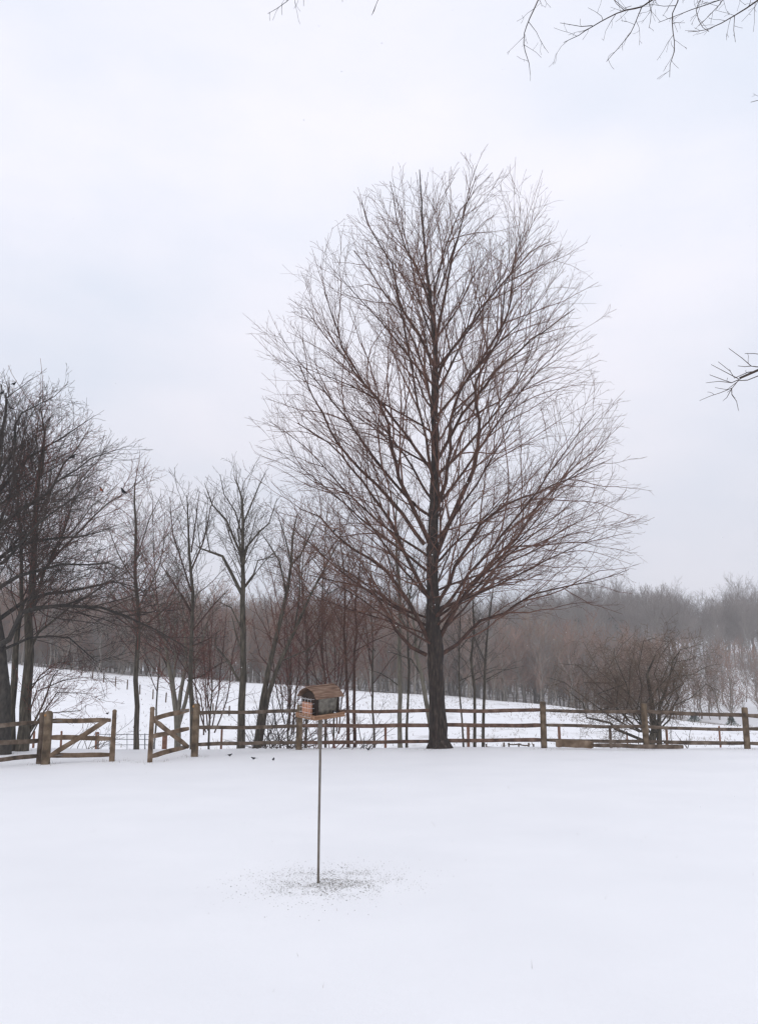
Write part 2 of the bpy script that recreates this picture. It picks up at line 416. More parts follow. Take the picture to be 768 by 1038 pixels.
# ------------------------------------------------------------------ the big tree
TY = 25.3
def big_tree():
    random.seed(5)
    prof = [(184, 430, 500), (194, 400, 535), (212, 368, 562), (240, 335, 582), (300, 286, 598), (350, 268, 608), (400, 264, 622), (450, 262, 638),
            (500, 262, 646), (540, 268, 650), (580, 268, 652), (605, 285, 650), (630, 315, 632), (650, 350, 590), (668, 400, 490), (675, 430, 450)]
    py = [a[0] for a in prof]; pl = [a[1] for a in prof]; pr = [a[2] for a in prof]
    def env(p):
        v = p - CAM; dep = v.dot(FW); x = CX + F * v.x / dep
        # height mapped as if at trunk distance, so that the shape is a body of revolution
        zz = p.z - 1.6
        d2 = TY * math.cos(PITCH) + zz * math.sin(PITCH)
        yp = CY - F * (-TY * math.sin(PITCH) + zz * math.cos(PITCH)) / d2
        if yp < 186 or yp > 680: return False
        l = np.interp(yp, py, pl); r = np.interp(yp, py, pr)
        c = (l + r) / 2; hw = (r - l) / 2 * d2 / F
        cxm = (c - CX) / F * d2
        ang = math.atan2(p.y - TY, p.x - cxm)
        rough = 1 + .06 * math.sin(5 * ang + p.z * 1.3) + .05 * math.sin(9 * ang - p.z * 2.1)
        return math.hypot(p.x - cxm, p.y - TY) < hw * rough
    S = [Lv(2.9, .75, .9, 7.0, 9, .045, .05, .030, .0085, .006, .5, .0),
         Lv(2.25, .47, .54, 3.4, 8, .115, .015, .010, .0068, .0060, .3, .10, .5),
         Lv(2.8, .50, .50, 1.4, 5, .12, .02, .012, .0058, .0046, .18, .12, .5),
         Lv(3.8, .65, .50, .50, 3, .15, .01, .01, .005, .0032, .08, .1)]
    root = empty('broad_bare_tree', B(445, TY))
    tag(root, 'tall leafless tree with an egg shaped crown of fine russet twigs behind the rail fence', 'tree')
    trunk = [(447, 765, 16), (446, 757, 12.5), (445, 748, 10.5), (443, 725, 9.4), (442, 690, 8.6), (440, 655, 8.4), (439, 620, 7.4), (438, 590, 6.6), (438, 550, 6.0), (440, 500, 5.2),
             (441, 450, 4.6), (440, 400, 4.0), (441, 360, 3.2), (438, 320, 2.4), (432, 270, 1.7), (428, 220, 1.1), (425, 172, .5)]
    pts, rad = trace(trunk, TY); pts, rad = resample(pts, rad, .22)
    pts = jit(pts, .008)
    rad = [r_ * .88 for r_ in rad]
    t = trunk_mesh('trunk', pts, rad, 18, .10, [M['bark_dark']], None)
    # root toes
    tb2 = Tubes()
    for a in (200, 250, 300, 345, 20, 120):
        c = Vector((pts[2].x, TY, 0)); d = Vector((math.cos(R(a)), math.sin(R(a)), 0))
        g = h1(c.x, c.y)
        tb2.add([c + Vector((0, 0, g + .55)), c + d * .16 + Vector((0, 0, g + .22)), c + d * .27 + Vector((0, 0, g + .05)), c + d * .38 + Vector((0, 0, g - .12))], [.11, .10, .08, .05], 7)
    rm = tb2.mesh('root_flare')
    rf = link_mesh('root_flare', rm, M['bark_dark'])
    inv = Matrix.Translation(-root.location)
    for o in (t, rf):
        o.data.transform(inv); o.parent = root
    majors = [
        [(436, 552, 3.6), (420, 520, 3.2), (405, 488, 2.9), (389, 440, 2.5), (378, 405, 2.1), (351, 359, 1.5), (333, 305, 1.0, ), (318, 262, .5)],
        [(430, 552, 3.0), (395, 505, 2.6), (360, 462, 2.2), (330, 425, 1.6), (300, 378, 1.0), (284, 345, .5)],
        [(436, 653, 3.6), (415, 612, 3.0), (385, 580, 2.6), (357, 552, 2.2), (318, 530, 1.4), (277, 515, .6)],
        [(432, 664, 3.0), (400, 640, 2.6), (373, 605, 2.1), (335, 588, 1.3), (303, 573, .8, ), (285, 566, .4)],
        [(446, 664, 3.2), (462, 655, 2.8), (480, 640, 2.4), (515, 620, 1.9), (549, 605, 1.5), (600, 586, .9), (645, 566, .4)],
        [(444, 650, 3.6), (466, 610, 3.0), (490, 570, 2.6), (520, 538, 2.1), (549, 509, 1.6), (592, 474, 1.0), (625, 440, .4)],
        [(441, 566, 4.0), (460, 520, 3.6), (474, 472, 3.1), (480, 430, 2.6), (487, 391, 2.1), (507, 345, 1.5), (527, 300, 1.1), (548, 240, .5)],
        [(441, 415, 3.2), (446, 372, 2.6), (463, 340, 2.2), (490, 305, 1.8), (520, 275, 1.3), (545, 250, .9), (585, 232, .4)],
        [(440, 372, 2.8), (425, 340, 2.4), (411, 316, 2.0), (406, 268, 1.5), (380, 225, 1.1), (357, 190, .5)],
        [(440, 352, 2.6), (450, 300, 2.1), (463, 236, 1.4), (476, 195, .9), (486, 166, .4)],
        [(440, 330, 2.0), (425, 280, 1.5), (410, 230, 1.1), (397, 178, .5)],
        [(441, 620, 3.0), (470, 560, 2.5), (506, 525, 2.1), (555, 492, 1.5), (597, 470, 1.0), (630, 448, .4)],
        [(441, 470, 2.8), (470, 420, 2.3), (500, 385, 1.9), (545, 345, 1.4), (585, 312, .8), (604, 300, .4)],
        [(438, 610, 3.2), (415, 570, 2.8), (392, 530, 2.4), (365, 490, 1.9), (330, 450, 1.3), (292, 415, .5)],
        [(440, 480, 2.6), (410, 440, 2.2), (385, 395, 1.8), (350, 350, 1.2), (305, 300, .7), (288, 285, .4)],
        [(442, 520, 3.2), (455, 470, 2.8), (470, 410, 2.4), (500, 330, 1.7), (515, 270, 1.2), (528, 200, .5)],
        [(440, 430, 2.4), (432, 380, 2.0), (415, 330, 1.6), (375, 270, 1.1), (345, 225, .5)],
        [(440, 300, 1.8), (452, 250, 1.3), (470, 210, .9), (505, 165, .4)],
    ]
    tb = Tubes()
    for i, ln in enumerate(majors):
        dy = random.uniform(-2.6, 2.6)
        n = len(ln)
        l2 = [(a, b_, r * .70, dy * (j / (n - 1)) ** 1.1) for j, (a, b_, r) in enumerate([q[:3] for q in ln])]
        p_, r_ = trace(l2, TY); p_ = p_[:1] + jit(p_[1:], .16) ; p_, r_ = resample(p_, r_, .45); p_ = jit(p_, .022)
        cut = max(4, int(len(p_) * .93)); p_ = p_[:cut]; r_ = [max(.006, v * (1 - .3 * k_ / cut)) for k_, v in enumerate(r_[:cut])]
        tb.add(p_, r_, 7, 0)
        grow(tb, p_, r_, 1, S, env, t0=.10)
    # the rest of the first-order limbs all round the trunk
    nt = 54; az = 0
    zlo, zhi = P(440, 655, TY).z, P(440, 190, TY).z
    for k in range(nt):
        f = (k + random.random()) / nt
        f = max(0, (f - .18) / .82) if k > 9 else random.uniform(0, .16)
        low = k <= 9
        z = zlo + (zhi - zlo) * f ** 1.1
        j = min(range(len(pts)), key=lambda i_: abs(pts[i_].z - z))
        az += 2.4 + random.uniform(-.3, .3)
        el = R((17 if low else 25) + 40 * f + random.uniform(-6, 6))
        d = Vector((math.cos(az) * math.cos(el), math.sin(az) * math.cos(el), math.sin(el)))
        q = pts[j].copy(); pp = [q]
        while env(q) or len(pp) < 3:
            d = (d + Vector((random.gauss(0, .075), random.gauss(0, .075), random.gauss(0, .06) + (.022 if len(pp) < 8 else -.014)))).normalized()
            q = q + d * .5; pp.append(q)
            if len(pp) > 24: break
        pp = pp[:max(4, int(len(pp) * .92))]
        L = .5 * (len(pp) - 1)
        r0 = min(rad[j] * .5, .0066 * L)
        rr = [max(.006, r0 * (1 - .88 * i / (len(pp) - 1))) for i in range(len(pp))]
        tb.add(pp, rr, 6, 0)
        grow(tb, pp, rr, 1, S, env, t0=.12)
    print('big', len(tb.items))
    link_mesh('crown', tb.mesh('crown', root.location), [M['bark_limb'], M['twig_red']], root)
big_tree()

# ------------------------------------------------------------------ middle distance trees
TW = dict(
 thin=[Lv(3.0, .85, .36, 2.2, 6, .12, .1, .03, .007, .006, .25, .3), Lv(4.6, .65, .5, 1.1, 4, .15, .05, .03, .006, .0042, .12), Lv(6, .65, .5, .45, 3, .17, .03, .02, .006, .0036, .08)],
 vase=[Lv(2.0, .7, .40, 3.2, 7, .11, .12, .04, .008, .007, .4, .35), Lv(3.8, .62, .5, 1.8, 6, .13, .06, .03, .0065, .005, .2), Lv(5.0, .6, .5, .8, 4, .15, .03, .02, .006, .0040, .1), Lv(5.5, .6, .5, .36, 3, .17, .0, .02, .006, .0036, .08)],
 dense=[Lv(3.4, .8, .45, 3.2, 7, .12, .05, .04, .008, .007, .4, .2), Lv(5.2, .65, .5, 2.2, 6, .14, .06, .03, .007, .0055, .2, .08), Lv(6.2, .65, .5, .95, 4, .17, .05, .03, .006, .0044, .1), Lv(6.5, .7, .5, .42, 3, .2, .0, .02, .006, .0036, .08)],
 scrub=[Lv(3.5, .7, .5, 1.6, 5, .16, .08, .03, .010, .008, .3, .15), Lv(5.0, .7, .5, 1.0, 4, .18, .05, .02, .009, .006, .15), Lv(6.5, .7, .5, .45, 3, .2, .0, .02, .008, .005, .08)],
)

def left_env(p):
    zz = p.z - 1.6; d2 = 24 * math.cos(PITCH) + zz * math.sin(PITCH)
    yp = CY - F * (-24 * math.sin(PITCH) + zz * math.cos(PITCH)) / d2
    xp = CX + F * p.x / d2
    lim = np.interp(xp, [-200, -60, 0, 40, 75, 100, 130, 165, 200], [505, 408, 374, 380, 390, 424, 452, 474, 510])
    return yp > lim + 9 * math.sin(xp * .17 + p.y) + 7 * math.sin(xp * .53 + 2 * p.y) + random.uniform(-14, 8)
# far left: heavy dark fruit tree with sweeping low limbs
make_tree('spreading_fruit_tree', 'dark dense tree at the left edge with low sweeping limbs', 'tree', 23.6,
    [[(3, 764, 9), (4, 735, 7.5), (3, 700, 6.5), (-2, 650, 5.6), (-6, 600, 5), (-8, 540, 4.2), (-4, 490, 3), (2, 440, 1.8), (8, 400, .8)]],
    [[(-2, 655, 3.8), (10, 640, 3.6, -.4), (30, 622, 3.2, -.8), (80, 613, 2.4, -1.2), (130, 625, 2.0, -1.2), (165, 640, 1.4, -1.0), (192, 660, .6, -.8)],
     [(-4, 630, 3), (25, 612, 2.6, .5), (70, 600, 2.1, .8), (115, 590, 1.5, 1), (150, 600, .7, 1)],
     [(-6, 600, 2.8), (20, 585, 2.4, -.6), (60, 575, 1.9, -1), (105, 572, 1.3, -1.2), (140, 582, .6, -1.3)],
     [(-7, 570, 2.6), (20, 552, 2.2, .4), (60, 545, 1.8, .4), (100, 535, 1.1, .6), (128, 530, .5, .6)],
     [(-7, 540, 2.6), (20, 515, 2.2, -.5), (55, 490, 1.7, -.9), (95, 468, 1.1, -1), (135, 452, .5, -1)],
     [(-7, 520, 2.4), (15, 480, 2, .5), (45, 450, 1.5, .8), (80, 425, 1, 1), (100, 418, .5, 1)],
     [(-5, 500, 2.2), (10, 450, 1.8), (20, 415, 1.2), (60, 398, .9), (72, 385, .4)],
     [(-6, 560, 2.2), (-30, 500, 1.8), (-50, 440, 1.2), (-60, 400, .6)],
     [(-6, 600, 2.4), (-50, 560, 2), (-100, 540, 1.3), (-150, 530, .6)],
     [(-4, 640, 2.4), (-50, 620, 2), (-110, 610, 1.3), (-170, 620, .6)],
     [(-6, 560, 2.2, 0), (5, 520, 1.8, 2), (20, 480, 1.4, 3), (40, 440, .7, 4)],
     [(-6, 580, 2.2, 0), (25, 540, 1.8, -2), (60, 510, 1.4, -3), (90, 500, .7, -3.6)],
     [(0, 660, 2.2, 0), (35, 645, 1.6, .5), (70, 650, 1.3, .8), (105, 665, .9, 1), (135, 660, .4, 1)]],
    TW['dense'], (M['bark_black'], M['bark_black'], M['twig_dark']), seed=21, lmul=1.5, tmul=1.4, lr=.8, tr=.95, kink=.09, wob=.03, env=left_env)

make_tree('leaning_bare_tree', 'rusty twigged tree with a thick leaning trunk just behind the left gate post', 'tree', 24.6,
    [[(22, 764, 7), (25, 735, 6), (26, 700, 5.2), (28, 665, 4.6), (30, 625, 4), (34, 580, 3.4), (39, 530, 2.8), (43, 480, 2), (44, 440, 1.2), (40, 410, .5)],
     [(12, 764, 4.5), (12, 720, 3.8), (14, 690, 3.4), (17, 655, 3), (20, 610, 2.2), (22, 550, 1.6), (18, 480, .8)]],
    [[(30, 625, 2.2), (45, 580, 1.8), (60, 540, 1.5), (80, 500, 1.0), (92, 470, .4)],
     [(34, 590, 2), (60, 555, 1.6, .8), (95, 520, 1.2, 1), (135, 490, .8, 1), (160, 478, .4, 1)],
     [(28, 665, 1.8), (44, 648, 1.5), (70, 620, 1.1), (110, 590, .8), (150, 560, .4)],
     [(40, 520, 1.8), (60, 480, 1.4), (80, 450, .9), (96, 425, .4)],
     [(43, 480, 1.4), (52, 440, 1), (57, 410, .5)],
     [(30, 742, 1.4), (42, 715, 1.2), (55, 690, .9), (62, 675, .4)],
     [(29, 740, 1.2), (40, 700, 1.0), (62, 685, .8), (85, 684, .6), (108, 690, .3)],
     [(29, 745, 1.1), (45, 718, .9), (60, 703, .7), (85, 705, .5), (108, 712, .3)],
     [(30, 750, 1.0), (48, 728, .8), (70, 716, .6), (78, 722, .4), (81, 735, .25)],
     [(28, 720, 1.2), (36, 695, 1), (50, 682, .7), (80, 676, .4)],
     [(28, 705, 1.0), (40, 680, .8), (58, 672, .6), (95, 668, .3)]],
    TW['dense'], (M['bark_grey'], M['bark_grey'], M['twig_rust']), seed=22, lmul=1.2, tmul=1.2, lr=.8, tr=.95, kink=.1, env=left_env)

make_tree('slender_bare_tree', 'thin leafless tree at the far left edge, behind the leaning trunk', 'tree', 28,
    [[(-22, 770, 4), (-24, 700, 3.6), (-20, 620, 3), (-15, 540, 2.2), (-6, 460, 1.2), (2, 390, .5)]],
    [[(-20, 600, 1.5), (10, 540, 1.2), (30, 490, .8), (40, 440, .4)], [(-18, 560, 1.5), (-40, 500, 1.2), (-60, 450, .5)], [(-14, 520, 1.4), (15, 470, 1), (30, 420, .5)]],
    TW['vase'], (M['bark_grey'], M['bark_grey'], M['twig_grey']), seed=23, lmul=1.2, env=left_env)

make_tree('straight_bare_tree', 'straight slim trunk standing alone in the opening between the two gates', 'tree', 25.6,
    [[(138.5, 764, 3.9), (138.5, 740, 3.4), (138, 690, 3.1), (138, 640, 2.8), (137.5, 580, 2.2), (137, 530, 1.6), (138, 495, .9), (140, 476, .4)]],
    [[(138, 620, 1.1), (155, 590, .9), (168, 555, .6), (172, 520, .3)], [(138, 590, 1), (118, 560, .8), (105, 530, .4)], [(138, 570, 1), (152, 530, .7), (165, 500, .3)],
     [(138, 640, 1.1), (160, 625, .8), (185, 600, .4)], [(138, 600, 1, ), (120, 590, .7, -1), (100, 565, .3, -2)]],
    TW['thin'], (M['bark_grey'], M['bark_grey'], M['twig_rust']), seed=24, nt0=.30, tmul=1.6, lmul=1.4)

make_tree('upright_bare_tree', 'slim upright tree rising right behind the right gate hinge post', 'tree', 27,
    [[(195, 768, 3.6), (195, 740, 3.2), (194, 690, 2.9), (195, 640, 2.5), (194, 600, 2.1), (192, 560, 1.7), (190, 530, 1.1), (190, 500, .4)]],
    [[(194, 600, 1.4), (184, 570, 1.1), (178, 540, .8), (172, 505, .3)], [(193, 580, 1.4), (205, 550, 1.1), (213, 520, .7), (222, 497, .3)],
     [(194, 620, 1.2), (175, 590, .9), (160, 570, .4)], [(194, 560, 1.1), (198, 530, .8), (202, 500, .4)], [(195, 640, 1.1), (215, 615, .8), (232, 600, .4)],
     [(195, 655, 1), (212, 650, .8), (225, 640, .4)]],
    TW['vase'], (M['bark_grey'], M['bark_limb'], M['twig_grey']), seed=25, nt0=.4, lmul=1.8, tmul=1.6)

make_tree('clump_tree', 'low pale multi stemmed tree fanning out behind the right gate', 'tree', 31,
    [[(180, 770, 4.5), (180, 745, 4.2), (179, 725, 4), (175, 700, 3.2), (172, 680, 2.6), (168, 650, 1.8), (160, 615, 1.0), (150, 590, .4)],
     [(180, 728, 3), (184, 700, 2.6), (188, 675, 2.1), (187, 640, 1.5), (180, 600, .6)],
     [(181, 735, 3), (188, 712, 2.5), (192, 690, 2), (205, 650, 1.5), (215, 610, .6)],
     [(178, 715, 2), (176, 690, 1.7), (178, 660, 1.3), (178, 620, .5)]],
    [[(172, 680, 1.3), (160, 660, 1), (145, 650, .7), (130, 652, .3)], [(190, 690, 1.3), (205, 685, 1), (222, 672, .7), (235, 668, .3)]],
    TW['scrub'], (M['bark_pale'], M['bark_grey'], M['twig_rust']), seed=26, nt0=.35, lmul=1.0, tmul=1.0)

make_tree('forked_bare_tree', 'leafless grey tree with a wide Y fork, left of the bird feeder', 'tree', 26,
    [[(244, 764, 6), (244, 745, 5.2), (245, 715, 4.7), (246, 680, 4.2), (247, 640, 3.9), (246, 610, 3.5), (246, 590, 3), (246, 560, 2.5), (247, 530, 2.0), (245, 505, 1.5), (240, 488, .6)],
     [(246, 604, 2.6), (234, 580, 2.2), (225, 565, 1.9), (213, 560, 1.4), (203, 556, .8), (196, 550, .3)]],
    [[(246, 566, 2.0), (236, 545, 1.8), (228, 528, 1.5), (218, 512, 1.1), (207, 488, .4)],
     [(247, 572, 1.8), (252, 556, 1.5), (262, 542, 1.3), (272, 530, .9), (280, 505, .4)],
     [(247, 596, 1.5), (256, 582, 1.3), (262, 566, 1.0), (285, 560, .4)],
     [(247, 530, 1.4), (255, 510, 1.1), (262, 490, .8), (268, 478, .4)],
     [(246, 545, 1.4), (240, 520, 1.1), (228, 500, .8), (222, 484, .4)],
     [(242, 690, 1.8), (232, 670, 1.5), (222, 655, 1.1), (219, 640, .5)],
     [(243, 655, 1.4), (238, 640, 1.1), (234, 625, .5)], [(246, 640, 1.2), (236, 615, 1), (220, 610, .4)],
     [(203, 556, .8), (200, 535, .6), (196, 510, .3)], [(213, 560, .9), (208, 535, .7), (212, 505, .3)],
     [(246, 585, 1.3, 0), (250, 560, 1.0, 1.2), (262, 520, .5, 2)], [(246, 575, 1.3, 0), (240, 540, 1.0, -1.2), (250, 505, .5, -2)]],
    TW['vase'], (M['bark_grey'], M['bark_grey'], M['twig_grey']), seed=27, nt0=.55, lmul=1.9, tmul=1.5)

make_tree('slanting_twin_tree', 'two dark stems slanting right from one base beside the forked tree', 'tree', 26.6,
    [[(260, 764, 6), (262, 745, 4.8), (266, 710, 4), (272, 680, 3.4), (282, 640, 2.9), (290, 600, 2.4), (295, 575, 1.9), (296, 545, 1.4), (300, 520, .6)],
     [(263, 755, 3.5), (272, 705, 3.2), (285, 670, 2.7), (298, 640, 2.2), (310, 612, 1.7), (322, 590, 1.3), (335, 565, .9), (345, 545, .4)],
     [(296, 572, 1.6), (305, 560, 1.3), (315, 540, 1), (325, 520, .4)]],
    [[(290, 600, 1.5), (283, 570, 1.2), (272, 550, .9), (262, 540, .4)], [(296, 575, 1.3), (288, 545, 1), (282, 520, .4)],
     [(298, 640, 1.3), (305, 600, 1.1), (303, 570, .8), (308, 540, .3)], [(285, 670, 1.2), (310, 660, .9), (330, 640, .4)],
     [(322, 590, 1.1), (332, 600, .9), (350, 590, .4)]],
    TW['vase'], (M['bark_grey'], M['bark_grey'], M['twig_red']), seed=28, nt0=.4, lmul=1.8, tmul=1.4)

for i, (lab, Yt, tr, lm) in enumerate([
    ('thin dark tree straight behind the right end of the bird feeder roof', 26.8, [(353, 764, 2.6), (353, 730, 2.2), (352, 680, 1.9), (349, 640, 1.6), (349, 600, 1.2), (346, 560, .8), (344, 525, .4)],
        [[(349, 640, .9), (338, 620, .7), (328, 600, .3)], [(349, 620, .9), (362, 595, .7), (368, 570, .3)], [(348, 585, .8), (338, 560, .6), (330, 540, .3)]]),
    ('thin brown tree just right of the bird feeder, second of a pair', 27.0, [(359.5, 764, 2.6), (359, 720, 2.1), (359, 680, 1.8), (360, 640, 1.5), (362, 600, 1.1), (366, 560, .7), (370, 530, .3)],
        [[(360, 640, .9), (372, 620, .7), (385, 605, .3)], [(360, 660, .9), (378, 650, .7), (400, 640, .3)], [(362, 600, .8), (354, 580, .6), (350, 560, .3)]])]):
    make_tree('thin_bare_tree', lab, 'tree', Yt, [tr], lm, TW['thin'], (M['bark_limb'], M['bark_limb'], M['twig_red']), seed=40 + i, nt0=.35, tmul=1.5, lmul=1.5)

make_tree('pale_bare_tree', 'pale grey green trunk a little left of the big tree', 'tree', 28.5,
    [[(405.5, 766, 3.4), (405.5, 740, 3.1), (405.5, 690, 2.9), (405, 650, 2.7), (405, 610, 2.4), (403, 570, 2), (400, 530, 1.3), (402, 500, .5)]],
    [[(405, 696, .9), (396, 685, .8), (385, 682, .6), (372, 678, .3)], [(405, 640, 1.2), (390, 610, .9), (380, 580, .4)], [(405, 620, 1.2), (418, 590, .9), (425, 560, .4)], [(404, 590, 1.1), (392, 560, .8), (382, 535, .4)]],
    TW['vase'], (M['bark_pale'], M['bark_grey'], M['twig_grey']), seed=50, nt0=.5, lmul=1.2)
make_tree('thin_bare_tree', 'thin dark stem touching the right side of the pale trunk', 'tree', 28,
    [[(412, 766, 2.1), (412, 740, 1.8), (413, 710, 1.6), (413.5, 680, 1.5), (413, 640, 1.2), (416, 600, .9), (420, 560, .4)]],
    [[(413, 660, .8), (422, 645, .6), (430, 630, .3)], [(413, 640, .8), (404, 620, .6), (398, 600, .3)]],
    TW['thin'], (M['bark_grey'], M['bark_grey'], M['twig_grey']), seed=51, nt0=.35, tmul=1.4, lmul=1.5)
make_tree('slanting_bare_tree', 'slanting grey trunk leaning left out from behind the big tree', 'tree', 28,
    [[(441, 766, 4.2), (437, 740, 3.4), (432, 710, 3), (427, 685, 2.6), (422, 665, 2.1), (420, 640, 1.6), (414, 600, 1), (410, 570, .4)]],
    [[(422, 665, 1.2), (430, 640, .9), (432, 610, .4)], [(427, 685, 1.2), (414, 670, .9), (396, 662, .4)]],
    TW['vase'], (M['bark_pale'], M['bark_grey'], M['twig_grey']), seed=52, nt0=.5, lmul=1.2)
for i, (lab, tr) in enumerate([
    ('thinnest left stem of the three just right of the big tree', [(470, 766, 1.4), (468, 730, 1.2), (466, 700, 1.1), (464, 660, .9), (466, 620, .6), (470, 590, .3)]),
    ('middle stem of the three thin trees right of the big trunk', [(481, 766, 2.3), (481, 730, 2.1), (480, 700, 1.9), (478, 670, 1.6), (481, 640, 1.3), (479, 610, .9), (476, 580, .4)]),
    ('right stem of the three thin trees, slanting slightly right', [(489.5, 766, 2.2), (489.5, 730, 2), (490, 700, 1.8), (491, 670, 1.5), (494, 640, 1.2), (497, 610, .8), (502, 575, .4)])]):
    make_tree('thin_bare_tree', lab, 'tree', 28.3 + .3 * i, [tr], [[(tr[3][0], tr[3][1], .8), (tr[3][0] + 14 - 12 * i, 645, .6), (tr[3][0] + 22 - 20 * i, 625, .3)], [(tr[2][0], 690, .7), (tr[2][0] + 20, 680, .5), (tr[2][0] + 36, 676, .3)]],
        TW['thin'], (M['bark_grey'], M['bark_grey'], M['twig_grey']), seed=60 + i, nt0=.35, tmul=1.3, lmul=1.3)

# a few more slim trees of the hedgerow whose tops make the skyline between the left mass and the big tree
for i, (px, top, Yt, rp, mt, lab) in enumerate([
    (157, 497, 33, 1.1, 'twig_grey', 'faint slim tree between the gates, top just below the straight tree'),
    (310, 520, 33, 1.7, 'twig_red', 'russet slim tree rising above the bird feeder'),
    (330, 505, 35, 1.8, 'twig_red', 'russet slim tree behind the feeder, taller than its neighbours'),
    (380, 530, 34, 1.5, 'twig_rust', 'rusty slim tree midway between feeder and big trunk')]):
    random.seed(500 + i); ln = [(px, 766, rp * 1.1), (px + random.uniform(-4, 4), 700, rp * .9), (px + random.uniform(-6, 6), 650, rp * .75), (px + random.uniform(-8, 8), (650 + top) / 2, rp * .5), (px + random.uniform(-6, 6), top, .3)]
    lm = []
    random.seed(300 + i)
    for k in range(6):
        y = 660 - k * (660 - top) / 8; s = 1 if k % 2 else -1
        lm.append([(px, y, rp * .5, 0), (px + s * random.uniform(12, 18), y - 22, rp * .35, random.uniform(-1, 1)), (px + s * random.uniform(22, 34), y - random.uniform(45, 60), .3, random.uniform(-2, 2))])
    make_tree('slim_bare_tree', lab, 'tree', Yt, [ln], lm, TW['vase'], (M['bark_grey'], M['bark_limb'], M[mt]), seed=80 + i, nt0=.25, lmul=1.5, tmul=1.1)

random.seed(404)
for i, (px, top, Yt, lab) in enumerate([(212, 605, 30.5, 'rusty low multi stemmed tree between the right gate post and the forked tree'), (292, 590, 32, 'rusty tangled small tree behind the slanting twin stems'),
                                        (338, 585, 33.5, 'rusty tangled small tree behind the bird feeder roof')]):
    ms = []
    for k in range(6):
        ex = px + (k - 2.5) * 14 + random.uniform(-5, 5); ey = top + abs(k - 2.5) * 12 + random.uniform(-8, 8)
        ms.append([(px + (k - 2.5) * 2.2, 745 - random.uniform(0, 25), 1.0), (px + (ex - px) * random.uniform(.2, .6), random.uniform(690, 712), .85, (k % 3 - 1) * .5), (px + (ex - px) * .75, (700 + ey) / 2, .6, (k % 3 - 1) * 1.0), (ex, ey, .25, (k % 3 - 1) * 1.5)])
    make_tree('multi_stem_tree', lab, 'tree', Yt, [[(px, 768, 1.6), (px, 735, 1.2), (px + 2, 700, .9), (px - 2, top + 30, .4)]], ms, TW['scrub'], (M['bark_grey'], M['bark_limb'], M['twig_rust']), seed=410 + i, nt0=.3, lmul=.8)

# right: bushy old apple behind the fence
random.seed(9)
bl = []
for k, (ex, ey) in enumerate([(558, 690), (572, 668), (588, 684), (598, 658), (612, 662), (622, 650), (640, 640), (648, 652), (662, 637), (672, 648), (684, 640), (696, 652), (712, 655), (724, 668), (731, 692), (704, 690), (690, 670), (600, 690), (618, 680), (585, 704)]):
    sx = 657 + (ex - 650) * .10; dy = random.uniform(-2, 2)
    mx = 652 + (ex - 652) * .55; my = 745 + (ey - 745) * .58 - 8
    jx = lambda a: random.uniform(-a, a)
    bl.append([(sx, 742, 1.7), (sx * .6 + mx * .4 + jx(7), 742 * .55 + my * .45, 1.4, dy * .3), (mx + jx(9), my + jx(8), 1.0, dy * .6), ((mx + ex) / 2 + jx(9), (my + ey) / 2 + jx(8), .7, dy * .8), (ex, ey, .3, dy)])
bl.append([(655, 752, 3.2), (640, 742, 2.8), (625, 730, 2.4), (605, 720, 1.8), (590, 712, 1.2), (572, 700, .5)])
make_tree('spreading_apple_tree', 'low wide bushy tree with many stems behind the right fence post', 'tree', 28.5,
    [[(660, 770, 7), (659, 752, 6), (658, 738, 4.5), (656, 715, 2.8), (654, 690, 1.8), (660, 660, .7)],
     [(668, 770, 4), (667, 740, 3), (670, 715, 2.2), (676, 690, 1.4), (684, 660, .5)]], bl,
    [Lv(3.0, .8, .5, 1.6, 5, .2, .05, .03, .010, .008, .3, .2), Lv(7.5, .95, .5, 1.15, 6, .30, .0, .02, .008, .0055, .15, .1), Lv(8.5, .9, .5, .5, 4, .3, .0, .02, .008, .0045, .08), Lv(8, .9, .5, .25, 3, .3, .0, .0, .008, .004, .06)],
    (M['bark_grey'], M['bark_grey'], M['twig_olive']), seed=31, lmul=.66, wob=.06, lr=.5, kink=.22)

# brush: tangle of thin stems at the fence line
def brush(name, label, px0, px1, Y, n, h0, h1_, lean, seed, mat, group=None, spread=.35):
    random.seed(seed)
    c = B((px0 + px1) / 2, Y)
    root_loc = c
    tb = Tubes()
    for k in range(n):
        px = random.uniform(px0, px1)
        p = B(px, Y + random.uniform(-spread, spread)); p.z -= .04
        L = random.uniform(h0, h1_)
        a = random.gauss(lean, .5)
        d = Vector((math.sin(a), random.uniform(-.3, .3), math.cos(a))).normalized()
        pp = [p]; q = p
        for j in range(5):
            d = (d + Vector((random.gauss(0, .12), random.gauss(0, .12), random.gauss(0, .1)))).normalized()
            q = q + d * L / 5; pp.append(q)
        r0 = random.uniform(.006, .016)
        rr = [r0 * (1 - .15 * j) for j in range(6)]
        tb.add(pp, rr, 4, 0)
        grow(tb, pp, rr, 0, [Lv(3.2, .6, .4, .6, 4, .14, .05, .02, .008, .004, .1, .3), Lv(4, .6, .5, .3, 3, .15, 0, 0, .008, .0035, .08)], None)
    o = link_mesh(name, tb.mesh(name, root_loc), [mat, mat], None, root_loc)
    tag(o, label, 'bush', group)

